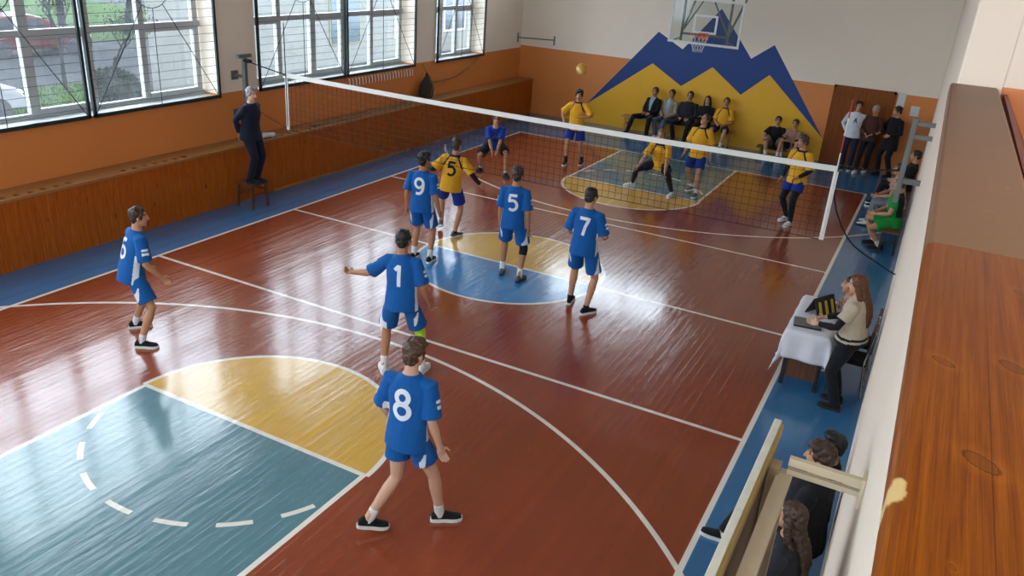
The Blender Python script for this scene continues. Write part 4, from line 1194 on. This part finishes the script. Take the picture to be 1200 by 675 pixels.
tree(-27.6, 12.4, 9, 3, 'tall grey tree beyond the road, in the middle of the view', 1.4)
tree(-28.0, 9.6, 9, 4, 'tall hazy tree beyond the road, above the white car', 1.4)
tree(-28.2, 15.2, 9, 5, 'hazy tree beyond the road, nearest the building side', 1.4)
tree(-32.5, 15.0, 11, 6, 'large hazy tree at the back of the lawn', 1.6)
tree(-32, 11.0, 11, 7, 'large hazy tree furthest from the building at the back of the lawn', 1.6)
def bush(x, y, r_, seed, label):
    rnd = random.Random(seed); bm = bmesh.new()
    for k in range(1800):
        d = V((rnd.gauss(0, 1), rnd.gauss(0, 1), abs(rnd.gauss(0, 1)))).normalized(); c = V((d.x*r_, d.y*r_, d.z*r_*.8))*rnd.uniform(.6, 1.05)
        a = V((rnd.uniform(-1, 1), rnd.uniform(-1, 1), rnd.uniform(-1, 1))).normalized(); b2, c2, _ = basis(a); sz = .07
        bm.faces.new([bm.verts.new(c+b2*sz*u+c2*sz*w) for u, w in ((-1, 0), (0, -.6), (1, 0), (0, .6))])
    me = bpy.data.meshes.new('bush'); bm.to_mesh(me); bm.free(); o = link('bush', me, 'leaf', loc=(x, y, GZ)); tag(o, label, 'bush', 'bushes outside')
bush(-16.0, 5.3, .7, 1, 'rounded green bush at the foot of the small bushy tree'); bush(-17.6, 6.3, .8, 2, 'green bush behind the small bushy tree, towards the building'); bush(-27.2, 10.6, 1.0, 3, 'green bush on the far edge of the road')
bd = empty('pale_building', (-16.5, 6.9, GZ)); tag(bd, 'pale rendered building filling the view through the second and third windows', 'building')
bm = bmesh.new(); vs = [bm.verts.new((x, y, z)) for z in (0, 9) for x, y in ((0, 0), (0, 36), (-9, 36), (-9, 9))]
for q in ((3, 2, 1, 0), (4, 5, 6, 7), (0, 1, 5, 4), (1, 2, 6, 5), (2, 3, 7, 6), (3, 0, 4, 7)): bm.faces.new([vs[i] for i in q])
bm_obj('wall', bm, 'facade', bd)
for k, (y0, y1, z0, z1) in enumerate(((2.0, 3.4, 2.3, 4.2), (8.6, 10.4, .9, 2.9), (13, 14.6, .9, 2.9), (17, 18.8, 1.0, 3.2), (22, 24, 1.0, 3.2))):
    bm = bmesh.new(); box(bm, 0, .04, y0-.08, y1+.08, z0-.08, z1+.08); o = bm_obj('window', bm, 'white_gloss' if k != 1 else 'facade_yellow', bd)
    bm = bmesh.new(); box(bm, .035, .06, y0, (y0+y1)/2-.04, z0, z1); box(bm, .035, .06, (y0+y1)/2+.04, y1, z0, z1); bm_obj('pane', bm, 'facade_glass', o)
def car(x, y, rz, paint, label):
    r = empty('car', (x, y, GZ), rz); tag(r, label, 'car')
    bm = bmesh.new()
    prof = [(-2.0, .30), (-2.02, .62), (-1.92, .92), (-1.72, 1.02), (-1.35, 1.42), (-.2, 1.50), (.35, 1.40), (.98, .98), (1.8, .84), (2.0, .62), (2.0, .30)]
    for q, wd in ((-1, .82), (1, .82)): pass
    l0 = [bm.verts.new((px, -.84 if pz < 1 else -.66, pz)) for px, pz in prof]; l1 = [bm.verts.new((px, .84 if pz < 1 else .66, pz)) for px, pz in prof]
    bridge(bm, l0, l1); bm.faces.new(list(reversed(l0))); bm.faces.new(l1)
    bm_obj('body', bm, paint, r, smooth=False, bevel=.05)
    bm = bmesh.new()
    for s_ in (-1, 1):
        q = [bm.verts.new((px, s_*(.80 if pz < 1.1 else .70), pz)) for px, pz in ((-1.5, 1.04), (-1.2, 1.36), (.2, 1.36), (.75, 1.02))]; bm.faces.new(q)
    for pts in (((-1.76, 1.06), (-1.40, 1.40)), ((.92, 1.03), (.42, 1.38))):
        (xa, za), (xb, zb) = pts; off = -.02 if xa < 0 else .02
        q = [bm.verts.new(p) for p in ((xa+off, -.66, za+.01), (xa+off, .66, za+.01), (xb+off, .58, zb+.01), (xb+off, -.58, zb+.01))]; bm.faces.new(q)
    bm_obj('car_glass', bm, 'dark_glass', r)
    for wx in (-1.25, 1.3):
        for wy in (-.78, .78):
            bm = bmesh.new(); bar(bm, (wx, wy-.1, .31), (wx, wy+.1, .31), .62, n=20); bm_obj('wheel', bm, 'tyre', r, bevel=.02)
    for wy in (-.62, .62):
        bm = bmesh.new(); ellip(bm, (1.97, wy, .68), (.06, .16, .08)); bm_obj('headlight', bm, 'chrome', r)
car(-16.4, .15, rad(84), 'car_white', 'white hatchback parked outside at the edge of the first window')
car(-25.2, 8.6, rad(80), 'car_red', 'low dark red car parked beyond the lawn outside')

# ------------------------------------------------------------------ camera
cam = bpy.data.cameras.new('camera'); co = bpy.data.objects.new('camera', cam); COL.objects.link(co)
cam.sensor_width = 36; cam.lens = 947.24/1200*36; cam.clip_start = .05; cam.clip_end = 300
yaw, pitch, roll = .4627, -.4018, .0717
fw = V((-sin(yaw)*cos(pitch), cos(yaw)*cos(pitch), sin(pitch))); rt = V((cos(yaw), sin(yaw), 0)); up = rt.cross(fw)
r2 = rt*cos(roll)+up*sin(roll); u2 = -rt*sin(roll)+up*cos(roll)
co.matrix_world = Matrix.Translation((5.4894, -10.825, 4.7523)) @ Matrix((r2, u2, -fw)).transposed().to_4x4()
SC.camera = co
SC.view_settings.view_transform = 'Standard'; SC.view_settings.look = 'None'; SC.view_settings.gamma = 1; SC.view_settings.exposure = 1.35
SC.view_settings.use_curve_mapping = False
SC.cycles.use_denoising = True
SC.cycles.max_bounces = 8; SC.cycles.transparent_max_bounces = 12; SC.cycles.sample_clamp_indirect = 6

# ------------------------------------------------------------------ the blue team, backs to us
BLUE = ('jersey', 'jersey_blue', 'bluekit'); BS = ('shorts', 'jersey_blue', .80, 'jersey_white')
G1 = 'players in blue numbered jerseys'
person('player in blue standing alone at far left, jersey number partly hidden, facing the net', (-2.47, -4.98), 22, 1.74, feet=((-2.74, -4.83), (-2.25, -5.14)), pz=.91, lean=14, head=(14, 4),
       toe=(16, 34), hands=(((-.05, .16, -.50), (-.5, -1, -.1)), ((.05, .16, -.48), (.5, -1, -.1))), top=BLUE, bottom=BS, number='6', hair=('short', 'hair_brown'), sock='jersey_white', sock_h=.10, group=G1, v=.0075, seed=1)
person('player in blue with number 9 beside the yellow player wearing 5', (-1.22, -.72), -8, 1.78, feet=((-1.36, -.72), (-1.06, -.70)), lean=3, head=(18, 2), hands=((-.08, -.02, -.53), (.10, .04, -.53)),
       top=BLUE, bottom=BS, number='9', hair=('full', 'hair_black'), skin='skin_tan', group=G1, v=.0075, seed=2)
person('player in blue with number 5 standing in the centre circle, black knee pad', (.28, -.49), -12, 1.77, feet=((.10, -.42), (.46, -.53)), lean=2, head=(-6, 6), toe=(-10, 14), hands=((-.05, .03, -.54), (.07, -.03, -.54)),
       top=BLUE, bottom=BS, number='5', hair=('full', 'hair_brown'), skin='skin_tan', kneepad=(1, 'black_cloth'), shoe=('shoe_grey', 'sole_dark'), group=G1, v=.0075, seed=3)
person('player in blue with number 7 right of the centre circle, elbows bent', (1.62, -.92), -2, 1.81, feet=((1.44, -.80), (1.78, -1.02)), lean=4, head=(12, 6), toe=(-8, 30), hands=(((-.03, .22, -.38), (-.5, -1, -.3)), ((.02, .24, -.36), (.5, -1, -.3))),
       top=BLUE, bottom=BS, number='7', hair=('short', 'hair_black'), shoe=('shoe_black', 'sole_white'), sock='black_cloth', sock_h=.05, group=G1, v=.0075, seed=4)
person('player in blue with number 1 reaching out to the left, green knee pad', (.62, -3.86), -14, 1.77, feet=((.46, -3.98), (.84, -3.74)), lean=10, side=-3, head=(4, 4), toe=(-30, 5), hands=(((-.46, .06, -.25), (0, -.6, -1)), (.14, .06, -.50)),
       top=BLUE, bottom=BS, number='1', hair=('short', 'hair_black'), skin='skin_tan', kneepad=(1, 'knee_green'), shoe=('shoe_white', 'sole_white'), group=G1, v=.0065, seed=5, arm_curl=.9)
person('player in blue with number 8 walking in front of everyone, nearest on court', (2.24, -6.06), 22, 1.80, feet=((2.02, -6.32), (2.46, -5.86)), lean=6, twist=-34, head=(-16, 8), toe=(24, 30), heel=(.05, 0), hands=((-.10, .10, -.50), ((.10, .04, -.53), (.4, -1, 0))),
       top=BLUE, bottom=('shorts', 'jersey_blue', .56, 'jersey_white'), number='8', hair=('full', 'hair_lightbrown'), skin='skin_pale', sock_h=.11, group=G1, v=.006, seed=6)
# the yellow team across the net
YEL = ('jersey', 'jersey_yellow', 'yellowkit'); YS = ('shorts', 'shorts_royal', .76)
G2 = 'players in yellow jerseys'
person('player in yellow with number 5 close to the net, arms spread, back turned', (-1.50, .58), -16, 1.73, feet=((-1.72, .66), (-1.38, .56)), lean=5, side=6, head=(14, 4), heel=(.10, 0), toe=(-20, 30), hands=(((-.34, .10, -.22), (-.2, -.8, -.6)), ((.28, .08, -.40), (.4, -.8, -.2))),
       top=YEL, bottom=YS, number='5', back_number_mat='jersey_navy', hair=('full', 'hair_brown'), armsleeve='black_cloth', shoe=('shoe_grey', 'sole_white'), sock='black_cloth', sock_h=.03, group=G2, seed=7)
person('crouching player in plain blue shirt and black shorts, hands clasped low', (-2.93, 4.70), 152, 1.74, feet=((-2.60, 4.66), (-3.27, 4.72)), pz=.70, pelvis_off=(0, -.16), lean=40, head=(-10, -8), toe=(-20, 24), hands=(((.12, .36, -.44), (-.6, -.5, -.3)), ((-.12, .36, -.44), (.6, -.5, -.3))),
       top=('jersey', 'royal', None), bottom=('shorts', 'black_cloth', .85), hair=('short', 'hair_brown'), shoe=('shoe_black', 'sole_dark'), sock_h=.06, logo='8', back_number_mat='grey_cloth', seed=8)
person('player in yellow standing at the back left, one hand on hip', (-1.88, 6.72), 172, 1.79, feet=((-1.72, 6.88), (-2.02, 6.60)), head=(-6, 4), hands=(((.02, .20, -.22), (-.9, .1, -.7)), ((.10, .10, -.42), (1, -.4, -.2))),
       top=YEL, bottom=YS, hair=('full', 'hair_black'), sock='black_cloth', sock_h=.14, group=G2, seed=9)
person('player in yellow lunging wide behind the net, dark leggings', (.42, 5.74), 176, 1.78, feet=((.90, 5.68), (-.06, 5.86)), pz=.66, pelvis_off=(-.10, -.12), lean=26, head=(4, 6), toe=(8, 60), hands=((-.06, .30, -.46), (.20, .22, -.46)), knees=((-.3, 1, .1), (.5, .8, .3)),
       top=YEL, bottom=('shorts', 'jersey_navy', .62), leggings='black_cloth', hair=('short', 'hair_ginger'), shoe=('shoe_white', 'sole_white'), sock_h=.04, group=G2, seed=10)
person('player in yellow looking up, one foot behind the other', (1.22, 6.16), 184, 1.76, feet=((1.34, 6.02), (1.16, 6.40)), lean=-2, head=(22, -22), toe=(4, 40), heel=(0, .04), hands=((-.12, .04, -.52), (.14, .02, -.52)),
       top=YEL, bottom=YS, hair=('short', 'hair_brown'), shoe=('shoe_grey', 'sole_white'), sock_h=.10, group=G2, seed=11)
person('player in yellow with black sleeves and leggings by the right end of the net', (3.40, 5.42), 208, 1.79, feet=((3.45, 5.30), (3.33, 5.54)), lean=2, twist=-8, head=(24, 4), toe=(-6, 10), heel=(0, .03), hands=(((.06, .16, -.42), (-.7, -.8, -.3)), (.14, .02, -.52)),
       top=YEL, bottom=('shorts', 'shorts_royal', .60), leggings='black_cloth', armsleeve='black_cloth', hair=('full', 'hair_lightbrown'), shoe=('shoe_white', 'sole_white'), sock='black_cloth', group=G2, seed=12)
# referee
person('grey-haired referee in dark navy suit standing on a stool, hands behind back', (-5.16, -.30, .45), 78, 1.74, feet=((-5.16, -.20), (-5.14, -.40)), lean=5, head=(12, 6), hands=(((.10, -.17, -.46), (-.5, -1, 0)), ((-.08, -.19, -.46), (.5, -1, 0))),
       top=('jacket', 'navy_suit', None, -.16), bottom=('trousers', 'navy_suit'), hair=('short', 'hair_grey'), skin='skin_pale', shoe=('shoe_black', 'sole_dark'), sock='black_cloth', build=1.12, seed=13)
# people by the door
person('person in white sweatshirt and navy trousers leaning at the door', (3.74, 11.30), 176, 1.74, lean=-4, head=(-10, 4), feet=((3.84, 11.26), (3.66, 11.28)), hands=(((.10, .06, -.46), (-.8, -.6, -.2)), ((-.02, -.10, -.46), (.8, -.6, -.2))),
       top=('long', 'white_cloth', None), bottom=('trousers', 'navy_trouser'), hair=('short', 'hair_black'), logo='A', back_number_mat='jersey_navy', seed=14)
person('person in brown sweater and black trousers with white shoes before the door', (4.16, 11.28), 190, 1.70, lean=-3, head=(10, 10), feet=((4.22, 11.30), (4.02, 11.06)), hands=(((.10, .22, -.36), (-.8, -.6, -.2)), ((-.08, .22, -.36), (.8, -.6, -.2))),
       top=('long', 'brown_sweater', None), bottom=('trousers', 'black_cloth'), hair=('short', 'hair_grey'), shoe=('shoe_white', 'sole_white'), seed=15)
person('person in long black coat beside the door, turned to the brown sweater', (4.66, 11.22), 226, 1.76, lean=-1, head=(24, 6), feet=((4.80, 11.12), (4.52, 11.22)), hands=(((.02, .24, -.34), (-.8, -.7, -.3)), ((-.04, .30, -.32), (.8, -.7, -.3))),
       top=('jacket', 'black_cloth', None, -.30), bottom=('trousers', 'black_cloth'), hair=('short', 'hair_black'), shoe=('shoe_black', 'sole_dark'), sock='black_cloth', seed=16)
# on the long bench
G3 = 'people seated on the long bench'
def sitter(label, x, y, phi, seat=.45, feet=None, **k):
    ph = rad(phi); f = V((sin(ph), cos(ph))); r = V((cos(ph), -sin(ph)))
    ft = feet or ((-.14, .50), (.14, .50))
    wf = tuple((x+r.x*a+f.x*b, y+r.y*a+f.y*b) for a, b in ft)
    k.setdefault('lean', -8); k.setdefault('hands', (((.08, .30, -.34), (-.7, -.6, -.4)), ((-.08, .30, -.34), (.7, -.6, -.4))))
    k.setdefault('knees', ((-.25, .5, 1), (.25, .5, 1)))
    return person(label, (x, y), phi, k.pop('H', 1.76), feet=wf, pz=seat+.105, **k)
sitter('man in black suit at the left of the long bench, legs stretched out', -1.62, 11.44, 196, feet=((-.20, .42), (.42, .48)), top=('jacket', 'black_cloth', 'vfront', -.12, 'scarf'), bottom=('trousers', 'black_cloth'), hair=('short', 'hair_brown'), shoe=('shoe_black', 'sole_white'), sock='black_cloth', group=G3, seed=17)
sitter('man in grey jacket and blue scarf on the long bench, jeans', -1.13, 11.46, 190, feet=((-.02, .48), (.12, .40)), top=('jacket', 'grey_jacket', 'vfront', -.12, 'scarf'), bottom=('trousers', 'denim'), hair=('short', 'hair_black'), shoe=('shoe_white', 'sole_white'), sock='black_cloth', group=G3, seed=18)
sitter('broad man in charcoal jacket in the middle of the long bench', -.60, 11.46, 182, feet=((-.16, .46), (.20, .34)), H=1.8, build=1.14, top=('jacket', 'charcoal', None), bottom=('trousers', 'black_cloth'), hair=('short', 'hair_black'), sock='black_cloth', shoe=('shoe_black', 'sole_dark'), group=G3, seed=19)
sitter('woman with long black hair and folded arms on the long bench', -.10, 11.46, 182, H=1.68, top=('jacket', 'black_cloth', None), bottom=('trousers', 'black_cloth'), hair=('long', 'hair_black'), skin='skin_pale', sock='black_cloth', shoe=('shoe_black', 'sole_dark'), group=G3, seed=20,
       hands=(((.18, .20, -.22), (-.8, -.2, -.8)), ((-.18, .22, -.20), (.8, -.2, -.8))))
sitter('player in yellow jersey seated at the right end of the long bench', .42, 11.46, 180, H=1.74, top=YEL, bottom=('shorts', 'jersey_navy', .85), hair=('short', 'hair_brown'), group=G3, seed=21)
G4 = 'people on the low bench'
sitter('person in dark tee shirt on the low bench, knees up', 1.88, 11.42, 176, seat=.22, H=1.70, feet=((-.15, .40), (.15, .38)), lean=12, top=('tee', 'black_cloth', None), bottom=('shorts', 'khaki', .9), hair=('short', 'hair_black'), group=G4, seed=22, hands=(((-.06, .34, -.24), (-.7, -.3, -.6)), ((.06, .34, -.24), (.7, -.3, -.6))))
sitter('person in dusty pink tee shirt on the low bench, leaning in', 2.36, 11.42, 190, seat=.22, H=1.70, feet=((-.15, .40), (.15, .38)), lean=16, top=('tee', 'pink_cloth', None), bottom=('shorts', 'black_cloth', .9), hair=('short', 'hair_brown'), group=G4, seed=23, hands=(((.14, .28, -.20), (-.8, -.3, -.6)), ((-.14, .28, -.20), (.8, -.3, -.6))))
# along the balcony wall
G5 = 'spectators along the balcony wall'
sitter('spectator in green shirt with black back on the wall bench', 5.26, 5.05, -98, seat=.47, H=1.80, feet=((-.12, .14), (.16, .22)), lean=4, top=('tee', 'green_cloth', 'blackback', -.16), bottom=('shorts', 'green_cloth', .7), hair=('short', 'hair_brown'), shoe=('shoe_black', 'sole_dark'), group=G5, seed=24)
sitter('spectator in plaid top and grey trousers half behind the right net post', 5.24, 6.50, -96, seat=.46, H=1.74, feet=((-.10, .48), (.16, .44)), lean=14, top=('tee', 'plaid_orange', None), bottom=('trousers', 'grey_cloth'), hair=('short', 'hair_brown'), shoe=('shoe_white', 'sole_dark'), group=G5, seed=25)
sitter('spectator in black furthest along the wall bench', 5.26, 8.1, -92, seat=.46, H=1.74, top=('jacket', 'black_cloth', None), bottom=('trousers', 'black_cloth'), hair=('short', 'hair_black'), group=G5, seed=26)
# at the table
person('woman with long brown hair and beige top standing at the scorer table', (5.25, -1.62), -82, 1.67, feet=((5.25, -1.74), (5.25, -1.52)), lean=5, head=(-8, 12), hands=(((-.02, .34, -.30), (-.7, -.6, -.5)), ((-.10, .34, -.32), (.7, -.6, -.5))),
       top=('tee', 'beige_knit', 'stripe_shoulder', -.06), bottom=('trousers', 'black_cloth'), hair=('long', 'hair_auburn'), skin='skin_pale', shoe=('shoe_black', 'sole_dark'), sock='black_cloth', build=1.15, armsleeve='black_cloth', seed=27)
sitter('scorer in brown plaid shirt seated at the table beyond the woman', 5.25, -.60, -100, seat=.47, H=1.66, lean=22, feet=((-.12, .30), (.14, .30)), top=('long', 'plaid_brown', None), bottom=('trousers', 'charcoal'), hair=('short', 'hair_brown'), seed=28, hands=(((.04, .30, -.26), (-.8, -.4, -.5)), ((-.04, .32, -.26), (.8, -.4, -.5))))
# below the balcony
G6 = 'spectators under the near backboard'
sitter('dark-haired spectator in black leather jacket below the near backboard', 5.32, -4.92, -86, seat=.46, H=1.80, lean=-2, feet=((-.10, .40), (.14, .62)), build=1.3, top=('jacket', 'black_cloth', None), bottom=('trousers', 'black_cloth'), hair=('full', 'hair_brown'), shoe=('shoe_black', 'sole_white'), group=G6, v=.0065, seed=29)
sitter('black-haired spectator against the wall, next to the leather jacket', 5.37, -4.56, -88, seat=.46, H=1.60, lean=-4, top=('jacket', 'black_cloth', None), bottom=('trousers', 'charcoal'), hair=('full', 'hair_black'), group=G6, v=.007, seed=30)
sitter('spectator with long dark brown hair closest under the balcony', 5.32, -5.74, -84, seat=.46, H=1.68, lean=6, top=('jacket', 'charcoal', None), bottom=('trousers', 'khaki'), hair=('long', 'hair_brown'), group=G6, v=.0065, seed=31)
